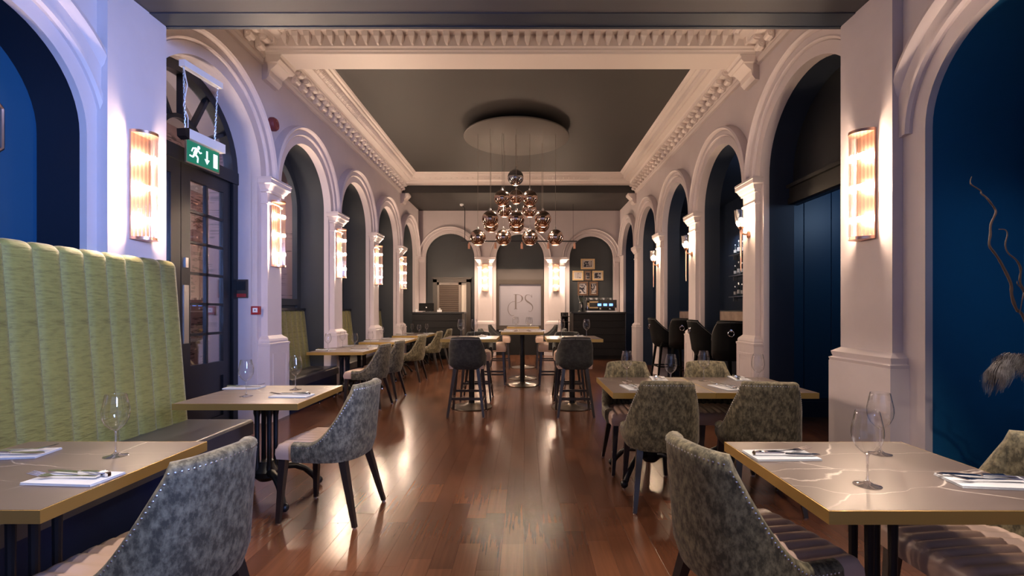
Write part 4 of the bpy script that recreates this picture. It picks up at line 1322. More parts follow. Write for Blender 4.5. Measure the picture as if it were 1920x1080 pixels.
# ------------------------------------------------------------------ upholstery builders
def cushion(hx, y0, y1, z0, z1, ribs=8, r=0.035, rib=0.011, taper=0.0, nx=48, ny=16, k=0.16):
    """padded seat with front-to-back channels; front is +y"""
    mb = MB()
    yc, hy = (y0 + y1) / 2, (y1 - y0) / 2
    def plan(u, v):
        x = u * sqrt(1 - k * v * v / 2)
        y = v * sqrt(1 - k * u * u / 2)
        return x * hx * (1 + taper * v), yc + y * hy
    us = [-cos(pi * i / nx) * .35 + (2 * i / nx - 1) * .65 for i in range(nx + 1)]
    vs = [-cos(pi * i / ny) * .6 + (2 * i / ny - 1) * .4 for i in range(ny + 1)]
    us[0], us[-1], vs[0], vs[-1] = -1, 1, -1, 1
    def top(u, v):
        d = min((1 - abs(u)) * hx, (1 - abs(v)) * hy)
        e = 0 if d >= r else -(r - sqrt(max(0, r * r - (r - d) ** 2)))
        f = min(1, d / r)
        return z1 + e + (rib * abs(sin(pi * ribs * (u + 1) / 2)) - rib) * f + .012 * (1 - u * u) * (1 - v * v)
    grid = [[(*plan(u, v), top(u, v)) for u in us] for v in vs]
    mb.loft(grid, closed=False)
    edge = [grid[0][i] for i in range(nx + 1)] + [grid[j][nx] for j in range(1, ny + 1)] + [grid[ny][i] for i in range(nx - 1, -1, -1)] + [grid[j][0] for j in range(ny - 1, 0, -1)]
    low = [(p[0] * 1.012, yc + (p[1] - yc) * 1.012, z0 + (z1 - z0) * .35) for p in edge]
    bot = [(p[0] * .985, yc + (p[1] - yc) * .985, z0) for p in edge]
    mb.loft([edge, low, bot], False, True)
    return mb

class Shell:
    """curved upholstered back wrapping round the rear of a seat (front is +y)"""
    def __init__(s, hw, D, arm_y, zb, zt, za, lean=0.05, th=0.05, flare=0.03, ch=9, e=0.55, drop=1.0, tuck=0.02, wing=0.0):
        s.hw, s.D, s.arm_y, s.zb, s.zt, s.za, s.lean, s.th, s.flare, s.ch, s.e, s.drop, s.tuck, s.wing = hw, D, arm_y, zb, zt, za, lean, th, flare, ch, e, drop, tuck, wing
    def plan(s, a):
        sg, a = (1 if a >= 0 else -1), abs(a)
        if a < .72:
            f = a / .72 * pi / 2
            x = s.hw * max(0, sin(f)) ** s.e
            y = -s.D * max(0, cos(f)) ** s.e
        else:
            x = s.hw
            y = (a - .72) / .28 * s.arm_y
        return sg * x, y
    def height(s, a):
        x, y = s.plan(a)
        t = min(1, max(0, (y + s.D * .80) / (s.D * .80 + .03)))
        f = max(0.0, 1 - t) ** (2.1 * s.drop)
        rnd = .018 * max(0, abs(x) / s.hw - .8) / .2 if t <= 0 else .018
        crown = .012 * (1 - min(1, abs(x) / s.hw) ** 2)
        return s.za + (s.zt - s.za) * f - rnd * f + crown * f
    def outer(s, a, z):
        x, y = s.plan(a)
        q = (z - s.zb) / (s.zt - s.zb)
        rear = min(1, max(0, -y / s.D))
        y -= s.lean * (q ** 1.1) * (.35 + .65 * rear)
        x *= 1 + s.flare * (1 - q) - .05 * q * (1 if y < 0 else 0) * rear
        h = s.height(a)
        lo = min(1, (z - s.zb) / .07)
        if lo < 1:
            k = s.tuck * (1 - lo) ** 2
            x -= k * (1 if x > 0 else -1) * min(1, abs(x) / s.hw)
            y += k * rear
        return Vector((x, y, z))
    def mesh(s, n=72, m=9):
        mb = MB()
        A = [-1 + 2 * i / n for i in range(n + 1)]
        cols = []
        for a in A:
            h = s.height(a)
            e = .004
            def nrm(z):
                d = s.outer(min(1, a + e), z) - s.outer(max(-1, a - e), z)
                v = Vector((-d.y, d.x, 0))
                if v.length < 1e-6:
                    v = Vector((0, 1, 0))
                return v.normalized()
            col = []
            zo = [s.zb + (h - .012 - s.zb) * (j / m) ** .8 for j in range(m + 1)]
            for z in zo:
                col.append(s.outer(a, z))
            nt, p = nrm(h - .01), s.outer(a, h - .012)
            for k, up in ((.12, .009), (.35, .017), (.65, .017), (.88, .008)):
                col.append(p + nt * s.th * k + Vector((0, 0, up)))
            for z in reversed(zo):
                rb = .010 * abs(sin(pi * s.ch * (a * 1.0 + 1) / 2)) if abs(a) < .8 else 0.004
                fade = min(1, (h - z) / .05)
                q = s.outer(a, z) + nrm(z) * (s.th + rb * fade)
                col.append(q)
            cols.append(col)
        mb.loft(cols, True, True, closed=False)
        return mb
    def nails(s, step=.0155, below=.022, r=.0040, a1=1.0):
        mb = MB()
        pts = []
        N = 500
        last = None
        for i in range(N + 1):
            a = -a1 + 2 * a1 * i / N
            p = s.outer(a, s.height(a) - below)
            if last is None or (p - last).length >= step:
                pts.append((p, a))
                last = p
        for p, a in pts:
            d = s.outer(min(1, a + .01), p.z) - s.outer(max(-1, a - .01), p.z)
            o = Vector((d.y, -d.x, 0)).normalized()
            t = d.normalized()
            b = Vector((0, 0, 1))
            ring = [p + (t * cos(2 * pi * k / 6) + b * sin(2 * pi * k / 6)) * r for k in range(6)]
            tip = p + o * r * .7
            base = len(mb.v)
            mb.v += [tuple(q) for q in ring] + [tuple(tip)]
            mb.f += [(base + k, base + (k + 1) % 6, base + 6) for k in range(6)]
        return mb

def make_legs(t, tops, feet, w0, w1, m='leg', cap='chrome'):
    for p, q in zip(tops, feet):
        l = MB().bar(p, (q[0], q[1], .008), w0, w1).build('leg', m, t, smooth=0)
        MB().lathe([(0, 0), (w1 * .42, 0), (w1 * .42, .010), (0, .010)], (q[0], q[1], 0), 8).build('foot_cap', cap, l)

def make_dining(fab):
    t = thing('dining_chair', '', 'chair')
    cushion(.229, -.20, .262, .415, .515, taper=.06, k=.24).build('seat', 'leather', t, smooth=50)
    sh = Shell(.256, .268, .125, .405, .875, .525, e=.75, th=.063)
    b = sh.mesh().build('backrest', fab, t, smooth=60)
    sh.nails(a1=.985).build('nailhead_trim', 'steel', b, smooth=50, fix=False)['kind'] = 'stuff'
    make_legs(t, [(-.19, .215, .42), (.19, .215, .42), (-.165, -.17, .42), (.165, -.17, .42)],
              [(-.215, .238), (.215, .238), (-.215, -.275), (.215, -.275)], .046, .026)
    return t

def make_stool(fab):
    t = thing('bar_stool', '', 'stool')
    cushion(.228, -.18, .24, .61, .755, 8, .045).build('seat', 'leather', t, smooth=50)
    sh = Shell(.235, .245, .06, .605, 1.01, .80, lean=.05, tuck=.05, drop=.9)
    b = sh.mesh().build('backrest', fab, t, smooth=60)
    sh.nails(a1=.97).build('nailhead_trim', 'steel', b, smooth=50, fix=False)['kind'] = 'stuff'
    F = [(-.225, .215), (.225, .215), (-.228, -.245), (.228, -.245)]
    Tp = [(-.17, .18, .62), (.17, .18, .62), (-.145, -.155, .62), (.145, -.155, .62)]
    make_legs(t, Tp, F, .044, .028)
    def on(i, z):
        k = 1 - z / .62
        return (Tp[i][0] + (F[i][0] - Tp[i][0]) * k, Tp[i][1] + (F[i][1] - Tp[i][1]) * k, z)
    for i, j, z in ((0, 1, .27), (2, 3, .235), (0, 2, .20), (1, 3, .20)):
        p, q = Vector(on(i, z)), Vector(on(j, z))
        d = q - p
        if abs(d.x) > abs(d.y):
            MB().bbox(p.x, q.x, p.y - .011, p.y + .011, z - .016, z + .016).build('stretcher', 'leg', t, smooth=0)
        else:
            rr = [[(p.x - .011, p.y, z - .016), (p.x + .011, p.y, z - .016), (p.x + .011, p.y, z + .016), (p.x - .011, p.y, z + .016)],
                  [(q.x - .011, q.y, z - .016), (q.x + .011, q.y, z - .016), (q.x + .011, q.y, z + .016), (q.x - .011, q.y, z + .016)]]
            MB().loft(rr, True, True).build('stretcher', 'leg', t, smooth=0)
    return t

def make_wing_stool():
    t = thing('wing_bar_stool', '', 'stool')
    cushion(.25, -.2, .25, .66, .78, 1, .05, 0.0).build('seat', 'blackleather', t, smooth=50)
    sh = Shell(.255, .27, .12, .64, 1.20, .94, lean=.10, th=.06, tuck=.06, ch=1, drop=.7, e=.7)
    b = sh.mesh().build('backrest', 'blackleather', t, smooth=60)
    sh.nails(a1=.97).build('nailhead_trim', 'steel', b, smooth=50, fix=False)['kind'] = 'stuff'
    p = sh.outer(0, 1.06)
    MB().lathe([(0, 0), (.022, 0), (.018, .02), (0, .022)], (0, p.y, 1.075), 14, Matrix.Rotation(pi / 2, 3, 'X')).build('ring_boss', 'chrome', b)
    c = Vector((0, p.y - .02, 1.035))
    MB().tube([(c.x + .040 * sin(2 * pi * i / 20), c.y, c.z + .040 * cos(2 * pi * i / 20)) for i in range(21)], .007, 8, False).build('ring_pull', 'chrome', b)
    F = [(-.22, .21), (.22, .21), (-.22, -.25), (.22, -.25)]
    make_legs(t, [(-.2, .19, .66), (.2, .19, .66), (-.18, -.17, .66), (.18, -.17, .66)], F, .046, .03, 'blackleather')
    for a, b_, c_, d in ((-.21, .21, .19, .21), (-.21, .21, -.23, -.21), (-.22, -.20, -.22, .20), (.20, .22, -.22, .20)):
        MB().bbox(a, b_, c_, d, .24, .265).build('stretcher', 'blackleather', t, smooth=0)
    return t

# ------------------------------------------------------------------ tables
def table_top(t, hx, hy, z, th=.042):
    MB().bbox(-hx + .002, hx - .002, -hy + .002, hy - .002, z - th + .002, z).build('tabletop', 'marble', t, smooth=0)
    band = MB()
    e = .0025
    for a in ((-hx - e, hx + e, -hy - e, -hy + .001), (-hx - e, hx + e, hy - .001, hy + e), (-hx - e, -hx + .001, -hy, hy), (hx - .001, hx + e, -hy, hy)):
        band.bbox(*a, z - th, z - .0008)
    band.build('edge_band', 'brass', t, smooth=0)

def iron_base(t, ztop, post=4):
    MB().bbox(-.20, .20, -.20, .20, ztop - .012, ztop - .001).lathe([(0, ztop - .07), (.085, ztop - .06), (.095, ztop - .012), (0, ztop - .012)], (0, 0, 0), 16).build('top_plate', 'iron', t, smooth=30)
    for i in range(4):
        a = pi / 4 + i * pi / 2
        x, y = .062 * cos(a), .062 * sin(a)
        MB().lathe([(.0, .18), (.020, .18), (.024, .22), (.017, .25), (.015, .40), (.017, ztop - .12), (.024, ztop - .09), (.024, ztop - .05), (0, ztop - .05)], (x, y, 0), 10).build('post', 'iron', t)
    MB().lathe([(0, .13), (.05, .13), (.08, .16), (.085, .20), (.06, .24), (.05, .27), (0, .27)], (0, 0, 0), 16).build('hub', 'iron', t)
    for i in range(4):
        a = pi / 4 + i * pi / 2
        d = Vector((cos(a), sin(a), 0))
        pts = [d * r + Vector((0, 0, z)) for r, z in ((.05, .19), (.12, .205), (.20, .19), (.27, .15), (.33, .085), (.36, .045))]
        f = MB().tube(pts, [.026, .027, .024, .022, .021, .022], 8).sphere(tuple(d * .375 + Vector((0, 0, .036))), .030, 10, 6).build('foot', 'iron', t, smooth=50)
        MB().lathe([(0, 0), (.012, 0), (.012, .012), (0, .012)], tuple(d * .375), 8).build('foot_glide', 'chrome', f)

def make_table(hx=.405, hy=.375, z=.755):
    t = thing('dining_table', '', 'table')
    table_top(t, hx, hy, z)
    iron_base(t, z - .042)
    return t

def make_high():
    t = thing('high_table', '', 'table')
    table_top(t, .37, .40, .98)
    MB().lathe([(0, 0), (.285, 0), (.29, .006), (.285, .014), (.20, .026), (.08, .045), (.055, .06), (0, .06)], (0, 0, 0), 40).build('base_disc', 'disc', t, smooth=30)
    MB().lathe([(0.04, .05), (.04, .93), (0, .93)], (0, 0, 0), 20).build('column', 'iron', t, smooth=30)
    MB().bbox(-.25, .25, -.03, .03, .915, .937).bbox(-.03, .03, -.25, .25, .915, .937).build('top_spider', 'iron', t, smooth=0)
    return t

ZT, ZH = .755, .98
tbl = make_table()
TABLES = {
    't1': ((-1.877, 1.815), 0, 'marbled dining table with brass edge at the street end of the high green banquette'),
    't2': ((-1.882, 3.452), 0, 'marbled dining table with brass edge at the door end of the high green banquette'),
    't3': ((-2.755, 7.235), 0, 'dining table in front of the first low green alcove bench, first of the four'),
    't4': ((-2.755, 7.99), 0, 'dining table pushed against the first alcove table, second of the pair by the second pilaster'),
    't5': ((-2.755, 9.38), 0, 'dining table of the second alcove pair, end nearer the exit door'),
    't6': ((-2.755, 10.135), 0, 'dining table of the second alcove pair, end nearer the till counter'),
    't7': ((-2.755, 11.63), 0, 'dining table of the last alcove pair, end nearer the exit door'),
    't8': ((-2.755, 12.385), 0, 'dining table of the last alcove pair, end next to the till counter'),
    'r1': ((1.324, 1.81), 0, 'marbled two-seat dining table with brass edge in front of the blue niche with branches'),
    'r2': ((1.020, 3.885), pi / 2, 'aisle-side half of the four-seat dining table near the bar pilasters'),
    'r3': ((1.7765, 3.885), pi / 2, 'inner half of the four-seat dining table, nearer the blue passage'),
}
TCOPY = {}
for i, (k, (p, rz, lab)) in enumerate(TABLES.items()):
    if i == 0:
        tbl.location, tbl.rotation_euler = (*p, 0), (0, 0, rz)
        tag(tbl, lab, 'table', 'brass-edged dining tables')
    else:
        dup(tbl, (*p, 0), rz, lab, 'brass-edged dining tables')
hi = make_high()
HIGH = {
    'h1': ((-.755, 6.68), 'tall pedestal table at the front of the room on the alcove side of the aisle'),
    'h2': ((.658, 6.68), 'tall pedestal table at the front of the room on the bar side of the aisle'),
    'h3': ((-.055, 8.65), 'tall central pedestal table, nearest of the row leading to the monogram sign'),
    'h4': ((-.055, 9.50), 'tall central pedestal table, second of the row leading to the monogram sign'),
    'h5': ((-.055, 11.30), 'tall central pedestal table, last of the row before the monogram sign'),
}
for i, (k, (p, lab)) in enumerate(HIGH.items()):
    if i == 0:
        hi.location = (*p, 0)
        tag(hi, lab, 'table', 'tall pedestal tables')
    else:
        dup(hi, (*p, 0), 0, lab, 'tall pedestal tables')

# ------------------------------------------------------------------ chairs and stools
d = lambda a: radians(a)
ch_a = make_dining('velvet')
ch_b = make_dining('olive')
CHA = [((-1.31, 1.68), 79, 'grey velvet dining chair at the street end table of the high green banquette'),
       ((-1.31, 3.205), 83, 'grey velvet dining chair at the door end table of the high green banquette')]
CHB = [((.858, 1.775), -75, 'olive velvet dining chair on the aisle side of the table before the blue niche'),
       ((1.69, 1.71), 93, 'olive velvet dining chair between the table and the blue niche with branches'),
       ((.965, 3.43), -4, 'olive velvet chair with its back to the aisle end of the four-seat table, near side'),
       ((1.66, 3.40), -9, 'olive velvet chair turned slightly at the passage end of the four-seat table, near side'),
       ((.935, 4.13), 180, 'olive velvet chair on the far side of the four-seat table, nearest the aisle'),
       ((1.665, 4.15), 178, 'olive velvet chair on the far side of the four-seat table, below the wing stools'),
       ((-2.24, 6.75), 84, 'olive velvet chair at the first alcove table, first behind the grey chairs'),
       ((-2.22, 7.46), 86, 'olive velvet chair at the second alcove table, partly hidden by the chair before it'),
       ((-2.24, 9.19), 84, 'olive velvet chair at the third alcove table, standing clear in the middle of the row'),
       ((-2.21, 10.85), 85, 'olive velvet chair between the second and last alcove table pairs'),
       ((-2.20, 12.20), 86, 'olive velvet chair at the last alcove table next to the till counter')]
for src, lst, g in ((ch_a, CHA, 'grey velvet dining chairs'), (ch_b, CHB, 'olive velvet dining chairs')):
    for i, (p, a, lab) in enumerate(lst):
        if i == 0:
            src.location, src.rotation_euler = (*p, 0), (0, 0, d(a))
            tag(src, lab, 'chair', g)
        else:
            dup(src, (*p, 0), d(a), lab, g)
st_a = make_stool('velvet_dark')
STA = [((-.755, 6.24), 0, 'charcoal velvet bar stool, back to the viewer, at the alcove side tall table'),
       ((.64, 6.24), 0, 'charcoal velvet bar stool, back to the viewer, at the bar side tall table'),
       ((-.74, 7.28), 180, 'charcoal velvet bar stool facing the viewer behind the alcove side tall table'),
       ((.66, 7.28), 180, 'charcoal velvet bar stool facing the viewer behind the bar side tall table'),
       ((-.585, 8.80), -90, 'charcoal velvet bar stool on the alcove side of the first central tall table'),
       ((.475, 8.80), 90, 'charcoal velvet bar stool on the bar side of the first central tall table'),
       ((-.585, 11.2), -90, 'charcoal velvet bar stool on the alcove side of the last central tall table'),
       ((.475, 11.2), 90, 'charcoal velvet bar stool on the bar side of the last central tall table')]
for i, (p, a, lab) in enumerate(STA):
    if i == 0:
        st_a.location, st_a.rotation_euler = (*p, 0), (0, 0, d(a))
        tag(st_a, lab, 'stool', 'velvet bar stools at the tall tables')
    else:
        dup(st_a, (*p, 0), d(a), lab, 'velvet bar stools at the tall tables')
ws = make_wing_stool()
WST = [((2.99, 6.92), -22, 'black wing-back bar stool showing its ring pull in the first bar arch'),
       ((2.94, 7.49), -88, 'black wing-back bar stool seen from the side in the first bar arch'),
       ((2.98, 8.95), -22, 'black wing-back bar stool showing its ring pull in the second bar arch'),
       ((2.84, 9.52), -88, 'black wing-back bar stool seen from the side in the second bar arch')]
for i, (p, a, lab) in enumerate(WST):
    if i == 0:
        ws.location, ws.rotation_euler = (*p, 0), (0, 0, d(a))
        tag(ws, lab, 'stool', 'black wing-back bar stools')
    else:
        dup(ws, (*p, 0), d(a), lab, 'black wing-back bar stools')

# ------------------------------------------------------------------ banquettes
def channel(w, h, lean, roll, thick, n=8, m=16):
    """one upholstered channel of a bench back; x = out of the wall, y along, z up from the seat"""
    prof = []
    for j in range(m + 1):
        s = j / m
        prof.append((-lean * s, (h - roll) * s, 1, 0))
    for j in range(1, 7):
        a = pi / 2 * j / 6
        prof.append((-lean - roll * (1 - cos(a)), h - roll + roll * sin(a), cos(a), sin(a)))
    prof.append((-lean - thick, h, 0, 1))
    rings = []
    for x, z, nx, nz in prof:
        ring = []
        for i in range(n + 1):
            v = i / n
            b = .016 * (1 - abs(2 * v - 1) ** 5)
            ring.append((x + nx * b, v * w, z + nz * b))
        rings.append(ring)
    mb = MB().loft(rings, closed=False)
    for v in (0, n):
        pts = [r[v] for r in rings]
        mb.add(pts + [(-lean - thick, pts[0][1], 0)], [tuple(range(len(pts) + 1))])
    return mb

def bench(name, label, x_front, y0, y1, xs, h, lean, roll, thick, w, seat_z, seat_leather, group, ledge=False):
    t = thing(name, label, 'banquette', (0, (y0 + y1) / 2, 0), group=group)
    yo = -(y0 + y1) / 2
    n = int(round((y1 - y0) / w))
    w = (y1 - y0) / n
    c0 = None
    for i in range(n):
        p = (xs, y0 + i * w + yo, seat_z - .03)
        if c0 is None:
            c0 = channel(w, h, lean, roll, thick).build('back_channel', 'green', t, loc=p, smooth=50)
        else:
            link(c0, 'back_channel', t, p)
    xb = xs - lean - thick
    mb = MB()
    a, b = y0 + yo, y1 + yo
    mb.loft([[(xb, a, z), (x_front - .015, a, z), (x_front, a + .0, z), (x_front, b, z), (xb, b, z)] for z in (seat_z - .12, seat_z - .02)], True, False)
    R = .03
    mb.loft([[(xb, a, seat_z - R + R * sin(q)), (x_front - R + R * cos(q), a, seat_z - R + R * sin(q)), (x_front - R + R * cos(q), b, seat_z - R + R * sin(q)), (xb, b, seat_z - R + R * sin(q))] for q in [pi / 2 * i / 6 for i in range(7)]], False, True)
    mb.build('seat', seat_leather, t, smooth=40)
    MB().bbox(xb, x_front - .03, a + .01, b - .01, .0, seat_z - .11).build('front_panel', 'bench', t, smooth=0)
    if ledge:
        MB().bbox(xb - .02, xs - lean + .02, a, b, seat_z - .03 + h + .012, seat_z + h + .02).build('top_ledge', 'black_paint', t, smooth=0)
    return t
bench('banquette', 'high channel-backed green velvet banquette with a dark leather seat along the front wall', -2.21, 1.30, 3.86, -2.745, 1.30, .10, .045, .05, .16, .475, 'darkleather', 'green banquettes')
for k, (a, b) in enumerate(BAYS):
    bench('banquette', 'low green velvet bench built into the %s alcove from the exit door' % ORD[k], -3.04, a + .02, min(b - .02, 13.08), -3.50, .92, .10, .02, .06, .155, .455, 'darkleather', 'green banquettes', True)

# ------------------------------------------------------------------ table settings
GP = [(0, .0005), (.0425, .0005), (.0430, .002), (.040, .0040), (.018, .0075), (.007, .015), (.0045, .024), (.0038, .06), (.0042, .098), (.007, .108), (.012, .1115), (0, .113)]
GB = [(.007, .108), (.020, .117), (.036, .134), (.0455, .157), (.0485, .178), (.0475, .198), (.043, .222), (.0385, .245), (.0360, .2575), (.0354, .2584), (.0348, .2575), (.0372, .245), (.0417, .222)]
glass0 = tag(MB().lathe(GP, (0, 0, 0), 24).build('wine_glass', 'stem', smooth=60), '', 'glass')
MB().lathe(GB, (0, 0, 0), 28).build('bowl', 'thin', glass0, smooth=60)
def fork_mesh():
    mb = MB()
    f = lambda a, b, d: (a, b, d)
    hz = lambda y: .003 + .006 * max(0, (y + .02) / .12) ** 2
    rings = []
    for y, w, t in ((-.100, .013, .003), (-.095, .018, .0035), (-.06, .013, .0035), (-.01, .008, .003), (.03, .007, .003), (.042, .014, .0022), (.055, .024, .002), (.066, .025, .002)):
        z = .004 + .008 * max(0, (y) / .1) ** 2
        rings.append([(-w / 2, y, z), (w / 2, y, z), (w / 2, y, z + t), (-w / 2, y, z + t)])
    mb.loft(rings, True, True)
    for i in range(4):
        x = -.0105 + i * .007
        mb.loft([[(x - .0021, .066, .0075), (x + .0021, .066, .0075), (x + .0021, .066, .0095), (x - .0021, .066, .0095)],
                 [(x - .0012, .102, .013), (x + .0012, .102, .013), (x + .0012, .102, .0145), (x - .0012, .102, .0145)]], True, True)
    return mb
def knife_mesh():
    mb = MB()
    rings = []
    for y, w, t in ((-.112, .010, .005), (-.106, .017, .008), (-.06, .015, .008), (-.012, .012, .007), (-.005, .010, .006)):
        rings.append([(-w / 2, y, .003), (w / 2, y, .003), (w / 2, y, .003 + t), (-w / 2, y, .003 + t)])
    mb.loft(rings, True, True)
    out = [(-.006, -.005), (.007, -.005), (.011, .01), (.012, .06), (.010, .09), (.002, .112), (-.006, .10)]
    mb.prism(out, lambda a, b, q: (a, b, q), .0045, .0068)
    return mb
fork0 = tag(fork_mesh().build('fork', 'chrome', smooth=30), '', 'cutlery')
knife0 = tag(knife_mesh().build('knife', 'chrome', smooth=30), '', 'cutlery')
def napkin_mesh():
    mb = MB()
    for k in range(3):
        z = k * .003
        e = .001 * k
        r = lambda z, i: [(-.067 + i, -.132 + i + e, z), (.067 - i - e, -.132 + i, z), (.067 - i, .132 - i - e, z), (-.067 + i + e, .132 - i, z)]
        mb.loft([r(z, .002), r(z + .0008, 0), r(z + .002, 0), r(z + .0028, .002)], True, True)
    return mb
nap0 = tag(napkin_mesh().build('napkin', 'linen', smooth=0), '', 'napkin')
used = set()
def place(src, p, rz, label, group):
    if src.name not in used:
        used.add(src.name)
        o = src
    else:
        o = src.copy()
        COL.objects.link(o)
        for ch_ in src.children:
            link(ch_, ch_.name.split('.')[0], o)
    o.location, o.rotation_euler = p, (0, 0, rz)
    if src in (fork0, knife0):
        o.scale = (1.2, 1.2, 1.8)
    return tag(o, label, None, group)
def setting(x, y, z, a, where, g):
    """napkin with knife and fork; a = direction the cutlery points"""
    rz = d(a)
    c, s = cos(rz), sin(rz)
    place(nap0, (x, y, z), rz, 'folded white napkin ' + where, 'napkins on the tables')
    off = lambda u, v: (x + u * c - v * s, y + u * s + v * c, z + .0062)
    place(fork0, off(-.018, .018), rz + d(4), 'silver fork lying on the napkin ' + where, 'forks on the napkins')
    place(knife0, off(.022, .010), rz - d(5), 'silver knife lying on the napkin ' + where, 'knives on the napkins')
def glass(x, y, z, where):
    place(glass0, (x, y, z), 0, 'clear stemmed wine glass ' + where, 'wine glasses')
B1, B2 = 'at the street end banquette table', 'at the door end banquette table'
setting(-1.615, 1.70, ZT, 86, 'on the chair side ' + B1, 0)
setting(-2.14, 1.985, ZT, -82, 'on the bench side ' + B1, 0)
glass(-1.70, 1.97, ZT, B1)
setting(-1.645, 3.345, ZT, 88, 'on the chair side ' + B2, 0)
setting(-2.19, 3.70, ZT, -88, 'on the bench side ' + B2, 0)
glass(-1.965, 3.34, ZT, 'nearer the bench ' + B2)
glass(-1.753, 3.62, ZT, 'nearer the chair ' + B2)
BN = 'on the table by the blue niche'
setting(1.06, 1.97, ZT, -88, 'on the aisle side before the blue niche', 0)
setting(1.625, 1.665, ZT, 84, 'on the side next to the blue niche', 0)
glass(1.182, 1.64, ZT, 'nearer the viewer ' + BN)
glass(1.495, 2.0, ZT, 'nearer the pillar ' + BN)
FS = 'of the four-seat table'
glass(.867, 4.06, ZT, 'at the far aisle corner ' + FS)
glass(1.145, 3.74, ZT, 'above the first near chair ' + FS)
glass(1.53, 4.07, ZT, 'at the far side, inner half ' + FS)
glass(1.845, 3.765, ZT, 'above the turned near chair ' + FS)
setting(1.17, 4.17, ZT, 172, 'far side, aisle half ' + FS, 0)
setting(.835, 3.70, ZT, 5, 'near side, aisle half ' + FS, 0)
setting(1.555, 3.70, ZT, 12, 'near side, inner half ' + FS, 0)
setting(1.885, 4.19, ZT, 172, 'far side, inner half ' + FS, 0)
AL = [('t3', 7.235, 'first'), ('t4', 7.99, 'second'), ('t5', 9.38, 'third'), ('t6', 10.135, 'fourth'), ('t7', 11.63, 'fifth'), ('t8', 12.385, 'sixth')]
for key, y, nth in AL:
    w = 'of the %s alcove table' % nth
    g1 = {'t3': (-2.96, 7.12), 't4': (-2.98, 7.74), 't5': (-3.0, 9.9 - .36), 't6': (-3.0, 9.92), 't7': (-2.98, 11.5), 't8': (-2.96, 12.4)}[key]
    g2 = {'t3': (-2.59, 7.21), 't4': (-2.57, 7.88), 't5': (-2.58, 9.45), 't6': (-2.58, 10.3), 't7': (-2.6, 11.62), 't8': (-2.58, 12.42)}[key]
    if key != 't5':
        glass(*g1, ZT, 'on the bench side ' + w)
    if key not in ('t5', 't6'):
        glass(*g2, ZT, 'on the aisle side ' + w)
    setting(-3.06, y + .05, ZT, -90, 'on the bench side ' + w, 0)
    setting(-2.51, y - .02, ZT, 90, 'on the aisle side ' + w, 0)
for key, x, nm in (('h1', -.755, 'alcove side'), ('h2', .658, 'bar side')):
    w = 'of the %s tall table' % nm
    gx = (-.87, -.70) if key == 'h1' else (.505, .845)
    gy = (6.42, 6.52) if key == 'h1' else (6.62, 6.55)
    glass(gx[0], gy[0], ZH, 'on one half, nearer the alcoves, ' + w)
    glass(gx[1], gy[1], ZH, 'on one half, nearer the bar, ' + w)
    setting(x - .15, 6.44, ZH, 0, 'near side ' + w, 0)
    setting(x + .13, 6.92, ZH, 180, 'far side ' + w, 0)
w = 'of the first central tall table'
for gx, gy, l in ((-.185, 8.55, 'near alcove corner '), (-.165, 8.86, 'far alcove corner '), (.085, 8.55, 'near bar corner '), (.055, 8.9, 'far bar corner ')):
    glass(gx, gy, ZH, l + w)
setting(-.345, 8.65, ZH, -90, 'alcove side ' + w, 0)
setting(.235, 8.65, ZH, 90, 'bar side ' + w, 0)

# ------------------------------------------------------------------ branches and plume by the blue niche
vs = thing('branch_vase', 'tall dark vase holding twisted branches and a plume before the blue niche', 'vase', (2.72, 2.36, 0))
MB().lathe([(0, 0), (.11, 0), (.12, .03), (.10, .25), (.085, .55), (.095, .70), (.11, .74), (.10, .74), (.085, .70), (.07, .5), (0, .5)], (0, 0, 0), 28).build('vase_body', 'vase', vs)
def rel(px, py, Y):
    p = at(px, py, Y)
    return (p[0] - 2.72, p[1] - 2.36, p[2])
def twig(pts, r0, r1, name='branch', parent=None):
    P = [Vector(p) for p in pts]
    Q = []
    for i in range(len(P) - 1):
        for k in range(4):
            t = k / 4
            p0, p1, p2, p3 = P[max(i - 1, 0)], P[i], P[i + 1], P[min(i + 2, len(P) - 1)]
            Q.append(.5 * ((2 * p1) + (p2 - p0) * t + (2 * p0 - 5 * p1 + 4 * p2 - p3) * t * t + (3 * p1 - p0 - 3 * p2 + p3) * t ** 3))
    Q.append(P[-1])
    n = len(Q)
    rg = random.Random(len(pts))
    return MB().tube(Q, [(r0 + (r1 - r0) * i / (n - 1)) * (1 + .18 * rg.uniform(-1, 1)) for i in range(n)], 7).build(name, 'branch', parent, smooth=60)
main = [(0, 0, .55), rel(1965, 720, 2.34), rel(1922, 600, 2.3), rel(1906, 580, 2.28), rel(1897, 553, 2.25), rel(1895, 530, 2.23), rel(1878, 495, 2.2), rel(1867, 477, 2.18), rel(1855, 460, 2.16), rel(1857, 440, 2.15), rel(1858, 420, 2.14),
        rel(1867, 400, 2.12), rel(1865, 391, 2.12), rel(1855, 377, 2.1), rel(1848, 369, 2.1), rel(1840, 363, 2.1), rel(1838, 357, 2.1), rel(1822, 347, 2.08), rel(1819, 340, 2.08), rel(1822, 331, 2.08)]
b1 = twig(main, .0075, .0018, parent=vs)
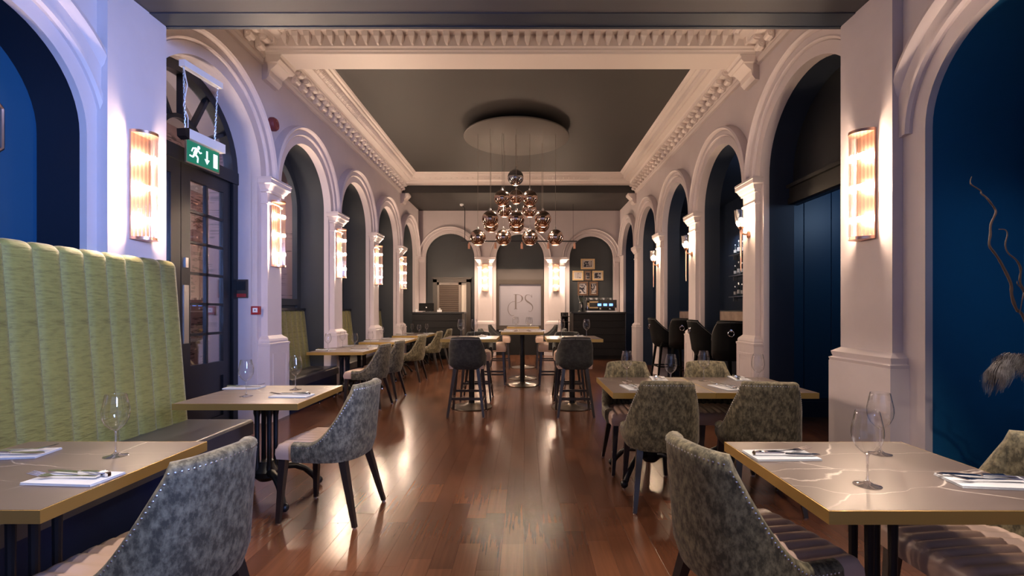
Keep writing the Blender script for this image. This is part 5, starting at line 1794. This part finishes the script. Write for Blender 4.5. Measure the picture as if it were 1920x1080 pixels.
b2 = twig([(0.02, 0, .55), rel(1975, 640, 2.3), rel(1930, 560, 2.25), rel(1913, 530, 2.22), rel(1914, 505, 2.2), rel(1906, 488, 2.18), rel(1890, 474, 2.17), rel(1885, 458, 2.16), rel(1889, 440, 2.15), rel(1885, 431, 2.15), rel(1873, 430, 2.15)], .006, .0016, parent=vs)
b3 = twig([(.03, .02, .55), rel(1960, 640, 2.3), rel(1926, 570, 2.24), rel(1918, 545, 2.22), rel(1908, 533, 2.2), rel(1907, 527, 2.2)], .005, .0014, parent=vs)
twig([rel(1884, 508, 2.21), rel(1880, 495, 2.2), rel(1874, 487, 2.2)], .003, .0012, parent=vs)
twig([rel(1922, 548, 2.23), rel(1918, 556, 2.2), rel(1912, 590, 2.24)], .004, .0012, parent=vs)
# ostrich plume: a drooping spine with dense barbs
pl = thing('ostrich_plume', 'drooping dark ostrich plume with pale barbs beside the branches', 'feather', (2.72, 2.36, 0))
spine = [Vector((.02, -.02, .62)), Vector(rel(1975, 740, 2.3)), Vector(rel(1945, 700, 2.24)), Vector(rel(1918, 676, 2.2)), Vector(rel(1894, 674, 2.17)), Vector(rel(1876, 690, 2.15))]
MB().tube(spine, [.005, .0045, .004, .0035, .003, .002], 6).build('quill', 'branch', pl)
mb = MB()
rg = random.Random(5)
for i in range(2600):
    t = rg.random() ** .6 * .82 + .18
    f = t * (len(spine) - 1)
    k = min(int(f), len(spine) - 2)
    p = spine[k].lerp(spine[k + 1], f - k)
    tg = (spine[k + 1] - spine[k]).normalized()
    side = Vector((rg.uniform(-1, 1), rg.uniform(-1, 1), rg.uniform(-.5, .7)))
    side = (side - tg * side.dot(tg)).normalized()
    L = rg.uniform(.03, .075)
    q1 = p + side * L * .45 + tg * L * .40
    q2 = p + side * L * .62 + tg * L * .85 - Vector((0, 0, L * .35))
    q3 = p + side * L * .50 + tg * L * 1.1 - Vector((0, 0, L * .85))
    wv = tg.cross(side).normalized() * .0009
    rings = [p, q1, q2, q3]
    vs_ = []
    for j, q in enumerate(rings):
        w_ = wv * (1 - j * .25)
        vs_ += [q - w_, q + w_]
    mb.add(vs_, [(0, 1, 3, 2), (2, 3, 5, 4), (4, 5, 7, 6)])
tag(mb.build('plume_barbs', 'plume', pl, smooth=0, fix=False), kind='stuff')
